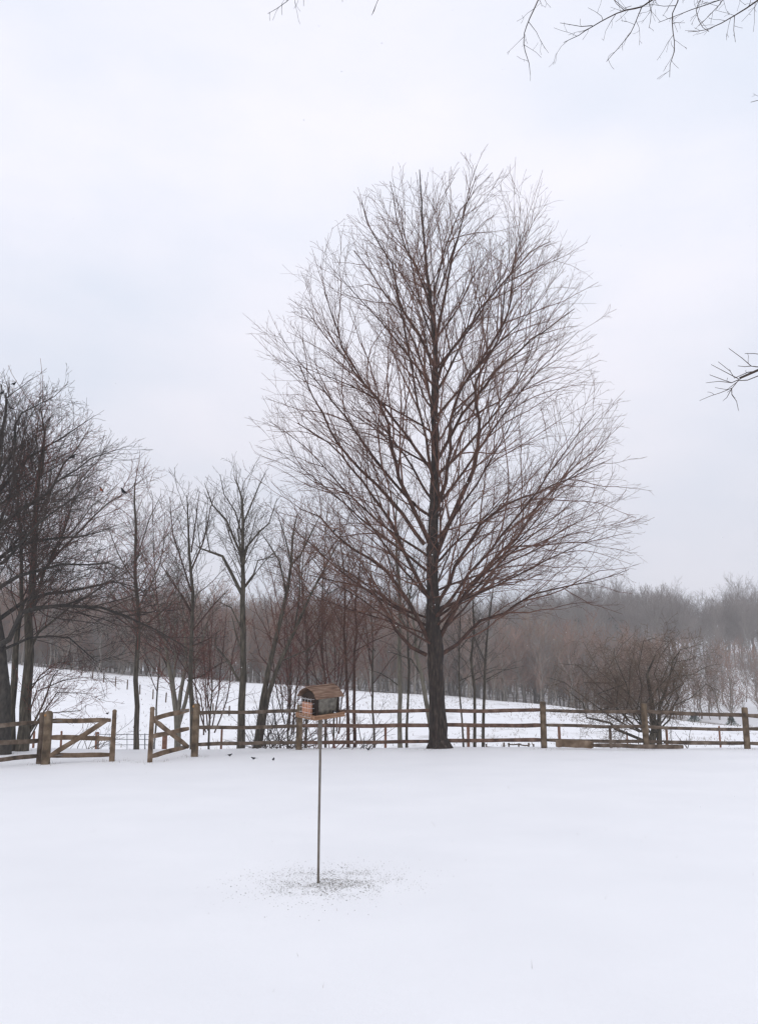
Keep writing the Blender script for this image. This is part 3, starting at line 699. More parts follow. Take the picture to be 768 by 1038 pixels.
brush('tangled_bush', 'tangle of dark brush stems between the forked tree and the bird feeder', 258, 306, 26.2, 46, .8, 2.2, .5, 70, M['twig_dark'])
brush('tangled_bush', 'low brush leaning left at the foot of the forked tree', 255, 300, 25.6, 22, .6, 1.4, -.9, 71, M['twig_dark'])
brush('sapling_clump', 'thin upright saplings under and right of the bird feeder', 312, 352, 25.8, 16, .7, 1.3, 0, 72, M['twig_rust'])
brush('sapling_clump', 'sparse thin saplings leaning right between the feeder and the pale trunk', 362, 384, 25.9, 6, .9, 2.0, .35, 73, M['twig_grey'])
brush('weedy_shrub', 'low sprawling twigs on the snow crest right of the feeder pole', 340, 375, 25.0, 10, .25, .6, .8, 74, M['twig_dark'])
brush('weedy_shrub', 'few thin stems behind the left fence by the dark trunks', 60, 110, 27, 12, .7, 1.6, .4, 75, M['twig_grey'])
brush('weedy_shrub', 'thin stems leaning on the fence behind the fallen board', 640, 700, 26.6, 12, .5, 1.3, 0, 76, M['twig_grey'])

# ------------------------------------------------------------------ fences
def post_bm(bm, p, top, r, sides=12, tilt=(0, 0), cap=True, square=False):
    n = 8; h = top - p.z + .25
    rings = []
    ph = random.uniform(0, 9)
    for j in range(n + 1):
        f = j / n; z = p.z - .25 + h * f
        rr = r * (1 - .06 * f)
        if j == n: z -= 0; rr *= .80
        if j == n - 1: z = top - .03
        ring = []
        for k in range(sides):
            a = 2 * math.pi * k / sides
            w = 1 + .06 * math.sin(3 * a + ph) + .04 * mnoise.noise(Vector((k * 1.7, z * 3, ph)))
            ring.append(bm.verts.new((p.x + rr * w * math.cos(a) + tilt[0] * f * h, p.y + rr * w * math.sin(a) + tilt[1] * f * h, z)))
        rings.append(ring)
    for j in range(n):
        for k in range(sides):
            bm.faces.new((rings[j][k], rings[j][(k + 1) % sides], rings[j + 1][(k + 1) % sides], rings[j + 1][k]))
    bm.faces.new(rings[-1])

def rail_bm(bm, a, b, w, t, n=10, sag=.03, sides=8):
    """rough split rail from a to b: w high, t thick"""
    d = (b - a); L = d.length; d.normalize()
    side = d.cross(Vector((0, 0, 1))).normalized(); up = side.cross(d)
    ph = random.uniform(0, 50); rings = []
    for j in range(n + 1):
        f = j / n
        c = a.lerp(b, f) + Vector((0, 0, -sag * 4 * f * (1 - f) + .022 * mnoise.noise(Vector((f * 3, ph, 0)))))
        ww = w * (1 + .14 * mnoise.noise(Vector((f * 4, ph, 3)))) * (0.75 if j in (0, n) else 1)
        ring = []
        for k in range(sides):
            an = 2 * math.pi * (k + .5) / sides
            cx_ = math.copysign(abs(math.cos(an)) ** .6, math.cos(an)); cy_ = math.copysign(abs(math.sin(an)) ** .6, math.sin(an))
            e = 1 + .1 * mnoise.noise(Vector((f * 5, ph + k, 7)))
            ring.append(bm.verts.new(c + side * cx_ * t / 2 * e + up * cy_ * ww / 2 * e))
        rings.append(ring)
    for j in range(n):
        for k in range(sides):
            bm.faces.new((rings[j][k], rings[j][(k + 1) % sides], rings[j + 1][(k + 1) % sides], rings[j + 1][k]))
    bm.faces.new(rings[0]); bm.faces.new(rings[-1])

def fence(name, label, posts, rails, r, pm, rm, w=.105, t=.05, behind=.0, group=None):
    """posts: (px, ytop, ybase) ; rails: list of per-post y lists (bottom..)"""
    random.seed(hash(name) % 1000 if False else 77)
    info = []
    for (px, yt, yb) in posts:
        g = G(px, yb) or B(px, 25.2)
        if g.y > 25.6: g = B(px, 25.4)
        info.append((g, P(px, yt, g.y).z))
    root = empty(name, info[0][0]); tag(root, label, 'fence', group)
    off = Matrix.Translation(-root.location)
    for i, (g, top) in enumerate(info):
        bm = bmesh.new(); post_bm(bm, g, top, r, tilt=(random.uniform(-.01, .01), random.uniform(-.01, .01)))
        bmesh.ops.transform(bm, matrix=off, verts=bm.verts)
        from_bm('post', bm, pm, root, smooth=True)
    for ys in rails:
        for i in range(len(info) - 1):
            a = info[i][0]; b = info[i + 1][0]
            pa = P(posts[i][0], ys[i], a.y); pb = P(posts[i + 1][0], ys[i + 1], b.y)
            dirn = (pb - pa).normalized()
            o_ = Vector((0, .0, 0)) + Vector((-dirn.y, dirn.x, 0)) * (r * .35 + random.uniform(-.01, .01))
            bm = bmesh.new()
            rail_bm(bm, pa - dirn * .06 + o_, pb + dirn * .06 + o_ + Vector((0, 0, random.uniform(-.02, .02))), w * random.uniform(.9, 1.1), t, sag=random.uniform(0, .035))
            bmesh.ops.transform(bm, matrix=off, verts=bm.verts)
            from_bm('rail', bm, rm[min(i, len(rm) - 1)] if isinstance(rm, list) else rm, root, smooth=False)
    return root

fence('post_and_rail_fence', 'long three rail wooden fence running from the right gate across the yard', 
      [(197, 713, 767), (303, 714, 760), (447, 715, 757.5), (551, 711, 757.5), (655, 713, 757.5), (757, 717, 758.5), (868, 718, 760)],
      [[722.5, 720.5, 720, 720, 721, 725, 727], [737.5, 736, 735, 735, 736.5, 739, 741], [754.5, 752.5, 750.5, 750, 752, 753.5, 756]],
      .088, M['post_wood'], [M['rail_grey'], M['rail_brown'], M['rail_brown'], M['rail_grey']], w=.10)
fence('post_and_rail_fence', 'short three rail wooden fence leaving the picture left of the left gate',
      [(39.5, 722, 774.5), (-55, 726, 782)], [[732, 737], [750.5, 754.5], [765.5, 775.5]], .062, M['rail_grey'], M['rail_grey'], w=.10)

# gates -----------------------------------------------------------
def gate(name, label, pa, pb, hinge_first, mid, diag):
    """pa/pb: (px, ytop, ybase); mid: list of ((y at a),(y at b)) for rails; diag: (ya, yb)"""
    random.seed(5)
    ga, gb = G(pa[0], pa[2]), G(pb[0], pb[2])
    root = empty(name, ga if hinge_first else gb); tag(root, label, 'gate')
    off = Matrix.Translation(-root.location)
    def add(nm, bm, mt, sm=False):
        bmesh.ops.transform(bm, matrix=off, verts=bm.verts); return from_bm(nm, bm, mt, root, smooth=sm)
    def stile(px, yt, g, rr, nm):
        top = P(px, yt, g.y).z
        bm = bmesh.new()
        if nm == 'hinge_post':
            post_bm(bm, g, top - .04, rr)
            # rounded crown
            c = bmesh.ops.create_icosphere(bm, subdivisions=2, radius=rr * .86)
            bmesh.ops.scale(bm, vec=(1, 1, .55), verts=c['verts']); bmesh.ops.translate(bm, vec=Vector((g.x, g.y, top - .05)), verts=c['verts'])
            return add(nm, bm, M['post_wood'], True)
        # squared stile with rounded shoulders, hanging a little clear of the snow
        d = (gb - ga); d.z = 0; d.normalize()
        rot = Matrix.Rotation(math.atan2(d.y, d.x), 4, 'Z')
        z0 = g.z - .02; hh = top - z0
        box(bm, (0, 0, hh / 2), (rr * 2, .07, hh), bev=.014)
        tops = [v for v in bm.verts if v.co.z > hh - .03]
        for v in tops: v.co.x *= .72
        cc = bmesh.ops.create_cone(bm, segments=14, radius1=rr * .78, radius2=rr * .78, depth=.068, cap_ends=True)
        bmesh.ops.rotate(bm, matrix=Matrix.Rotation(R(90), 3, 'X'), verts=cc['verts'])
        bmesh.ops.translate(bm, vec=(0, 0, hh - .015), verts=cc['verts'])
        lean = (CX - px) / F * .18
        bmesh.ops.transform(bm, matrix=Matrix.Translation(Vector((g.x, g.y, z0))) @ rot, verts=bm.verts)
        return add(nm, bm, M['gate_wood'])
    if hinge_first:
        stile(pa[0], pa[1], ga, .098, 'hinge_post'); stile(pb[0], pb[1], gb, .062, 'stile')
    else:
        stile(pa[0], pa[1], ga, .062, 'stile')
    d = (gb - ga).normalized()
    nrm = Vector((-d.y, d.x, 0))
    def board(y1_, y2_, xa=0., xb=0., lift=0., nm='rail', w=.11, t=.032):
        a = P(pa[0], y1_, ga.y) + d * xa; b_ = P(pb[0], y2_, gb.y) - d * xb
        bm = bmesh.new(); L = (b_ - a).length
        rail_bm(bm, a + nrm * lift, b_ + nrm * lift, w, t, n=6, sag=.0, sides=8)
        return add(nm, bm, M['gate_wood'])
    for (y1_, y2_) in mid: board(y1_, y2_, .02, .02, .0)
    board(diag[0], diag[1], .08, .08, -.045, 'brace', w=.115)
    # strap hinges and latch on the stile side
    for (y1_, y2_) in (mid[0], mid[-1]):
        q = P(pa[0] if hinge_first else pb[0], y1_ if hinge_first else y2_, (ga if hinge_first else gb).y)
        s = 1 if hinge_first else -1
        bm = bmesh.new()
        rot = Matrix.Rotation(math.atan2(d.y, d.x), 3, 'Z')
        box(bm, q + d * s * .22 - nrm * .024, (.3, .006, .035), rot=rot, bev=.002)
        add('hinge', bm, M['pole_metal'])
    return ga, gb

gl = gate('farm_gate', 'left wooden gate, closed, its brace rising to the right', (46, 720, 775), (113.5, 720.5, 772), True, [(731, 730), (747.5, 748.5), (766, 765)], (767, 729))
gr = gate('farm_gate', 'right wooden gate swung open toward the yard, brace falling to the right', (152, 718, 773), (192, 714, 767.5), False, [(729, 720), (747, 738.5), (767, 756)], (730, 757))
# orange weathered end on top of hinge posts
for (px, py, Y, own) in ((47.5, 725, None, 'farm_gate'), (197, 716, None, 'fence')):
    g = G(46, 775) if px < 100 else G(197, 767)
    q = P(px, py, g.y) - Vector((0, .092, 0))
    bm = bmesh.new(); c = bmesh.ops.create_cone(bm, segments=12, radius1=.03, radius2=.022, depth=.02, cap_ends=True)
    bmesh.ops.rotate(bm, matrix=Matrix.Rotation(R(90), 3, 'X'), verts=c['verts'])
    root = bpy.data.objects['farm_gate'] if px < 100 else bpy.data.objects['post_and_rail_fence']
    from_bm('post_knot', bm, M['end_grain'], root, loc=q - root.location)

# stakes of the old field fence below the crest
fp = [(33, 741, 2.4), (61, 741, 2.3), (97.5, 742, 4.2), (223, 739, 2.2), (390.5, 737, 2.7), (475, 736, 3.0), (568, 735, 3.0), (620, 738, 2.8), (637, 741, 1.7), (677, 738, 2.6), (731, 736, 2.0)]
names = ['short reddish stake behind the left fence, near the dark trunks', 'short stake seen through the left gate, nearest its hinge post', 'thick reddish stake seen through the left gate near its right end',
         'thin reddish stake behind the fence, left of the forked tree', 'reddish stake left of the pale trunk behind the fence', 'reddish stake right beside the three thin stems',
         'reddish stake at the left end of the fallen boards', 'grey stake behind the fence, left of the bushy apple tree', 'thinnest stake behind the fence, left of the apple trunk',
         'reddish stake just right of the bushy apple trunk', 'thin crooked stake behind the fence near the rightmost post']
random.seed(8)
for (px, yt, w), nm in zip(fp, names):
    g = B(px, 31.0); bm = bmesh.new(); top = P(px, yt, 31).z
    post_bm(bm, g, top, w * 31 / F / 2, sides=8, tilt=(random.uniform(-.02, .02), 0))
    bmesh.ops.translate(bm, vec=-g, verts=bm.verts)
    o = from_bm('fence_stake', bm, M['rail_grey'] if 'grey' in nm else M['post_red'], None, g, True)
    tag(o, nm, 'fence stake', 'old stakes beyond the rail fence')
# big stub seen through the open gate
g = B(166, 29.5); bm = bmesh.new(); top = P(166, 745, 29.5).z
post_bm(bm, g, top, .085, sides=8); bmesh.ops.translate(bm, vec=-g, verts=bm.verts)
tag(from_bm('fence_stake', bm, M['post_red'], None, g, True), 'stout reddish stake seen through the open right gate', 'fence stake', 'old stakes beyond the rail fence')

# tube gate between the trees beyond the opening
def tube_gate():
    Y = 30.0
    a = B(99, Y); b = B(157, Y)
    root = empty('metal_field_gate', a); tag(root, 'thin grey tubular field gate seen through the opening between the wooden gates', 'gate')
    ys = [744.5, 749.5, 755, 760]
    for y in ys:
        tb = Tubes(); tb.add([P(99, y, Y), P(128, y, Y), P(157, y, Y)], [.012] * 3, 6)
        link_mesh('tube', tb.mesh('tube', a), M['metal'], root)
    for px in (99, 111, 129, 147, 157):
        tb = Tubes(); tb.add([P(px, 743.5, Y + .02), P(px, 763, Y + .02)], [.012 if px not in (147,) else .02] * 2, 6)
        link_mesh('upright', tb.mesh('upright', a), M['metal'], root)
tube_gate()

# line of small stakes climbing the hill at the left
def hill_fence():
    pts = [(72, 681), (83, 685), (94, 688), (105, 692), (117, 696), (129, 699), (142, 704), (155, 709), (168, 712), (183, 717), (216, 723), (232, 726)]
    root = None; lst = []
    for (px, py) in pts:
        g = G(px, py, 30, 100) or B(px, 70)
        lst.append(g)
    root = empty('wire_fence', lst[0]); tag(root, 'line of small stakes and wire climbing the snowy field at the left', 'fence')
    off = Matrix.Translation(-lst[0])
    for g in lst:
        bm = bmesh.new(); post_bm(bm, g, g.z + 1.0 * g.y / 75 * .8, .05, sides=6, tilt=(random.uniform(-.04, .04), 0)); bmesh.ops.transform(bm, matrix=off, verts=bm.verts)
        from_bm('stake', bm, M['rail_grey'], root)
    for k in (.45, .75):
        tb = Tubes(); tb.add([g + Vector((0, 0, k)) for g in lst], [.006] * len(lst), 3)
        link_mesh('wire', tb.mesh('wire', lst[0]), M['metal'], root)
hill_fence()

# tiny rail fence far down in the field, right of the big tree
def low_fence():
    Y = 34.5
    a = B(512, Y)
    root = empty('low_rail_fence', a); tag(root, 'tiny low rail fence just above the snow crest right of the big tree', 'fence')
    off = Matrix.Translation(-a)
    for px, yt in ((493, 754), (511, 752.5), (516, 753), (526, 753.5), (536, 753), (541, 754), (552, 752.5)):
        g = B(px, Y); bm = bmesh.new(); post_bm(bm, g, P(px, yt, Y).z, .035, sides=6); bmesh.ops.transform(bm, matrix=off, verts=bm.verts)
        from_bm('stake', bm, M['rail_grey'], root)
    for x0, x1, y in ((514, 527, 754), (526, 537, 755), (493, 511, 757)):
        bm = bmesh.new(); rail_bm(bm, P(x0, y, Y), P(x1, y, Y), .05, .03, 4); bmesh.ops.transform(bm, matrix=off, verts=bm.verts)
        from_bm('rail', bm, M['rail_grey'], root)
low_fence()

# fallen boards at the right fence
def board(name, label, pxa, ya, pxb, yb, Y, w, t, mat, sides=8):
    a = P(pxa, ya, Y); b = P(pxb, yb, Y)
    c = a.lerp(b, .5); bm = bmesh.new(); rail_bm(bm, a, b, w, t, n=14, sag=.0, sides=sides)
    bmesh.ops.translate(bm, vec=-c, verts=bm.verts)
    o = from_bm(name, bm, mat, None, c); tag(o, label, 'board')
board('fallen_board', 'broad mossy board lying against the foot of the fence', 563, 753.5, 601, 754.5, 24.9, .20, .05, M['gate_wood'])
board('fallen_board', 'long pale board lying on the snow under the right fence', 601, 755.5, 692, 757.2, 24.8, .12, .06, M['rail_grey'])

# ------------------------------------------------------------------ bird feeder
def feeder():
    root = empty('bird_feeder', FEED, R(42))
    tag(root, 'wooden house shaped bird feeder with suet cages on a tall thin pole', 'bird feeder')
    tz = 1.385 - FEED.z; hh = .165
    Lx, Ly = .122, .112            # half sizes of the body
    tb = Tubes(); tb.add([Vector((0, 0, -.3)), Vector((0, 0, .5)), Vector((0.004, 0, 1.0)), Vector((0, 0, tz - .003))], [.0105] * 4, 12)
    link_mesh('pole', tb.mesh('pole'), M['pole_metal'], root)
    tb = Tubes(); tb.add([Vector((0, 0, tz - .28)), Vector((0, 0, tz - .003))], [.018] * 2, 12)
    link_mesh('pole_sleeve', tb.mesh('pole_sleeve'), M['pole_metal'], root)
    bm = bmesh.new(); box(bm, (0, 0, tz - .018), (.10, .10, .02), bev=.002); from_bm('pole_flange', bm, M['pole_metal'], root)
    # tray with a raised lip
    bm = bmesh.new()
    TX, TYy = .168, .138
    box(bm, (0, 0, tz), (TX * 2, TYy * 2, .014), bev=.002)
    tray = from_bm('tray', bm, M['cedar'], root)
    bm = bmesh.new()
    for s in (-1, 1):
        box(bm, (0, s * (TYy - .006), tz + .020), (TX * 2 - .026, .011, .026), bev=.002)
        box(bm, (s * (TX - .006), 0, tz + .020), (.011, TYy * 2 - .002, .026), bev=.002)
    from_bm('lip', bm, M['cedar'], tray)
    # body: end walls (gabled), frames
    z0 = tz + .008
    for s in (-1, 1):
        bm = bmesh.new()
        x = s * (Lx - .008)
        prof = [(-Ly, z0), (Ly, z0), (Ly, z0 + hh), (0, z0 + hh + .058), (-Ly, z0 + hh)]
        f1 = [bm.verts.new((x - .007, y, z)) for y, z in prof]; f2 = [bm.verts.new((x + .007, y, z)) for y, z in prof]
        bm.faces.new(f1); bm.faces.new(f2)
        for i in range(5): bm.faces.new((f1[i], f1[(i + 1) % 5], f2[(i + 1) % 5], f2[i]))
        from_bm('end_wall', bm, M['dark_frame'], root)
        # suet cake and its wire cage
        bm = bmesh.new(); xc = s * (Lx + .022)
        box(bm, (xc, 0, z0 + .067), (.030, .118, .112), bev=.004)
        cake = from_bm('suet_cake', bm, M['suet'], root)
        if s > 0: bpy.data.objects.remove(cake); 
        tb = Tubes()
        xa, xb = s * (Lx + .004), s * (Lx + .045)
        for i in range(5):
            v = -.078 + .156 * i / 4
            tb.add([Vector((xa, v, z0 + .002)), Vector((xb, v, z0 + .002)), Vector((xb, v, z0 + .155)), Vector((xa, v, z0 + .155))], [.0013] * 4, 5)
            zz = z0 + .002 + .153 * i / 4
            tb.add([Vector((xa, -.078, zz)), Vector((xb, -.078, zz)), Vector((xb, .078, zz)), Vector((xa, .078, zz))], [.0013] * 4, 5)
        link_mesh('wire_cage', tb.mesh('wire_cage'), M['black_wire'], root)
    for s in (-1, 1):
        bm = bmesh.new()
        v = [(-Lx + .018, s * (Ly - .022), z0 + .02), (Lx - .018, s * (Ly - .022), z0 + .02), (Lx - .018, s * (Ly - .006), z0 + hh - .005), (-Lx + .018, s * (Ly - .006), z0 + hh - .005)]
        a = [bm.verts.new(q) for q in v]; b = [bm.verts.new((q[0], q[1] - s * .004, q[2])) for q in v]
        bm.faces.new(a); bm.faces.new(b)
        for i in range(4): bm.faces.new((a[i], a[(i + 1) % 4], b[(i + 1) % 4], b[i]))
        from_bm('hopper_panel', bm, M['seed_fill'], root)
    # roof: two boards with overhang, boards laid along the ridge
    roof = None
    for s in (-1, 1):
        bm = bmesh.new()
        ridge = Vector((0, 0, z0 + hh + .072)); eave = Vector((0, s * (Ly + .022), z0 + hh - .006))
        d = eave - ridge; n = 4
        nrm = Vector((0, -d.z * 1, d.y)).normalized() * s; 
        if nrm.z < 0: nrm = -nrm
        def arc(t):       # the boards follow a slight barrel curve
            return ridge + d * t + nrm * (.016 * math.sin(math.pi * t)) + nrm * .004
        n = 5
        for i in range(n):
            a_, b_ = arc(i / n), arc((i + 1) / n); c = (a_ + b_) / 2 + nrm * .0015 * (n - i); e = b_ - a_
            ang = math.atan2(e.z, e.y)
            box(bm, c, (2 * Lx + .060 + random.uniform(-.006, .006), e.length + .007, .008), rot=Matrix.Rotation(ang, 3, 'X'), bev=.0015)
        o = from_bm('roof_slope', bm, M['cedar_grey'], root)
    bm = bmesh.new(); box(bm, (0, 0, z0 + hh + .088), (2 * Lx + .064, .03, .010), bev=.003); from_bm('ridge_cap', bm, M['cedar_grey'], root)
    # the whole house has sagged forward on its pole
    piv = Vector((0, 0, tz - .01))
    ax = Vector((-math.cos(R(42)) , math.sin(R(42)), 0))
    T = Matrix.Translation(piv) @ Matrix.Rotation(R(-8), 4, ax) @ Matrix.Translation(-piv)
    def walk(o):
        for c in [c for c in bpy.data.objects if c.parent == o]:
            if not c.name.startswith('pole'): c.data.transform(T)
            walk(c)
    walk(root)
    return tz
random.seed(2)
TZ = feeder()

# seed and husks scattered on the snow under it
def seeds():
    random.seed(12)
    V = []; Fc = []
    for i in range(5200):
        a = random.uniform(0, 6.283); sg = .22 if random.random() < .72 else .36
        x = FEED.x + .07 + random.gauss(0, sg) * 1.1; y = FEED.y + .02 + random.gauss(0, sg) * 1.15
        # clumps
        if mnoise.noise(Vector((x * 4, y * 4, 0))) < -.12 and random.random() < .7: continue
        z = h1(x, y) + random.uniform(.001, .005)
        s = random.uniform(.0015, .0034) * (1.5 if random.random() < .06 else 1); t = random.uniform(0, 6.28); b = len(V)
        c, sn = math.cos(t), math.sin(t)
        for (u, v, w) in ((1.5, 0, 0), (0, .6, 0), (-1.5, 0, 0), (0, -.6, 0), (0, 0, .8), (0, 0, -.8)):
            V.append((x + s * (u * c - v * sn), y + s * (u * sn + v * c), z + s * w + .002))
        Fc += [(b, b + 1, b + 4), (b + 1, b + 2, b + 4), (b + 2, b + 3, b + 4), (b + 3, b, b + 4), (b + 1, b, b + 5), (b + 2, b + 1, b + 5), (b + 3, b + 2, b + 5), (b, b + 3, b + 5)]
    me = bpy.data.meshes.new('spilled_seed'); me.from_pydata(V, [], Fc)
    o = link_mesh('spilled_seed', me, M['seed'])
    tag(o, 'scattered seed and husks on the snow around the feeder pole', 'seed', kind='stuff')
seeds()

# ------------------------------------------------------------------ birds
def bird_mesh(size, mats, belly=None, tail=.42):
    """one lofted body: tail - rump - breast - neck - head - beak"""
    st = [(-.95 - tail, .02, .045, .02), (-.70, .03, .07, .03), (-.50, .10, .13, .12), (-.25, .0, .23, .23), (.0, -.02, .28, .28), (.22, .04, .25, .26), (.38, .16, .17, .18),
          (.50, .25, .165, .17), (.62, .27, .12, .125), (.70, .26, .05, .05), (.84, .235, .006, .006)]
    bm = bmesh.new(); K = 12; rings = []
    for (x, z, w, h_) in st:
        rings.append([bm.verts.new((x * size, w * size * math.cos(a), (z + .45) * size + h_ * size * math.sin(a))) for a in [2 * math.pi * k / K for k in range(K)]])
    for j in range(len(st) - 1):
        for k in range(K):
            f = bm.faces.new((rings[j][k], rings[j][(k + 1) % K], rings[j + 1][(k + 1) % K], rings[j + 1][k]))
            if belly is not None and k in (6, 7, 8, 9, 10, 11) and 2 <= j <= 5: f.material_index = 1
            f.smooth = True
    bm.faces.new(rings[0]); bm.faces.new(rings[-1])
    for s in (-1, 1):      # legs
        for (a, b) in (((.02, s * .10, .24), (.05, s * .10, .0)), ((.05, s * .10, .01), (.17, s * .12, .0))):
            va = Vector(a) * size; vb = Vector(b) * size
            r = .018 * size
            q = [bm.verts.new(v + Vector(o_) * r) for v in (va, vb) for o_ in ((1, 0, .3), (-.5, .8, -.3), (-.5, -.8, .3))]
            for i in range(3): bm.faces.new((q[i], q[(i + 1) % 3], q[3 + (i + 1) % 3], q[3 + i]))
    me = bpy.data.meshes.new('bird'); bmesh.ops.recalc_face_normals(bm, faces=bm.faces); bm.to_mesh(me); bm.free()
    return me
def bird(label, loc, rz, size, mats, belly=None, pitch=0, group=None):
    o = link_mesh('bird', bird_mesh(size, mats, belly), mats, None, loc)
    o.rotation_euler = (0, pitch, rz); tag(o, label, 'bird', group)
    # folded wings as their own pieces
    for s in (-1, 1):
        bm = bmesh.new()
        pr = [(.22, .52), (.0, .64), (-.45, .60), (-.85, .46), (-.45, .42), (.0, .38)]
        a = [bm.verts.new((x * size, s * (.255 if -.3 < x < .3 else .12) * size, z * size)) for x, z in pr]
        b = [bm.verts.new((x * size, s * (.285 if -.3 < x < .3 else .15) * size, z * size)) for x, z in pr]
        bm.faces.new(a); bm.faces.new(b)
        for i in range(6): bm.faces.new((a[i], a[(i + 1) % 6], b[(i + 1) % 6], b[i]))
        from_bm('wing', bm, mats[0], o)
BK = [M['feather_black'], M['feather_black']]
DK = [M['feather_grey'], M['feather_white']]
for lab, px, py, rz in (('small dark bird on the snow, leftmost, just right of the right gate', 233, 767, 20), ('small dark bird on the snow below the forked tree, facing right', 257, 770.5, 200),
                        ('small dark bird on the snow, last of three and nearest the feeder', 277, 771.5, 80), ('small dark bird on the snow right of the feeder pole', 373, 761, 170)):
    g = G(px, py) or B(px, 24)
    if g.y > 25: g = B(px, 24.2)
    bird(lab, g, R(rz), .085, BK, group='birds feeding on the snow')
for lab, px, py, Y, rz, s, mt, be in (
    ('dark bird perched high in the left tree near the picture edge', 3, 400, 23.4, 10, .12, BK, None),
    ('dark upright bird near the top of the left tree', 15, 391, 23.8, 60, .12, BK, None),
    ('dark bird just below the two top birds in the left tree', 10, 415, 23.2, 200, .12, BK, None),
    ('small bird in the upper twigs of the left tree', 41, 433, 24.0, 120, .10, [M['feather_brown'], M['feather_red']], 1),
    ('black bird in the middle of the left tree', 75, 465, 24.0, 0, .14, BK, None),
    ('black bird perched on the outer right twigs of the left tree', 124, 500, 23.8, 230, .15, BK, None),
    ('orange breasted bird among the rusty twigs of the left tree', 102, 498, 24.0, 250, .13, [M['feather_brown'], M['feather_red']], 1),
    ('black bird on a long left limb of the big tree', 339, 540, 25.0, 10, .11, BK, None)):
    bird(lab, P(px, py, Y), R(rz), s, mt, be, pitch=R(-25))
q = P(109, 724.5, gl[1].y); bird('tiny dark bird sitting on the end of the left gate', q, R(40), .06, BK)
rl = Matrix.Rotation(R(42), 3, 'Z') @ Vector((.06, -.128, 0))
bird('black and white chickadee on the feeder tray beside the seed panel', Vector((FEED.x + rl.x, FEED.y + rl.y, FEED.z + TZ + .008)), R(42 + 190), .048, [M['feather_black'], M['feather_white']], 1)

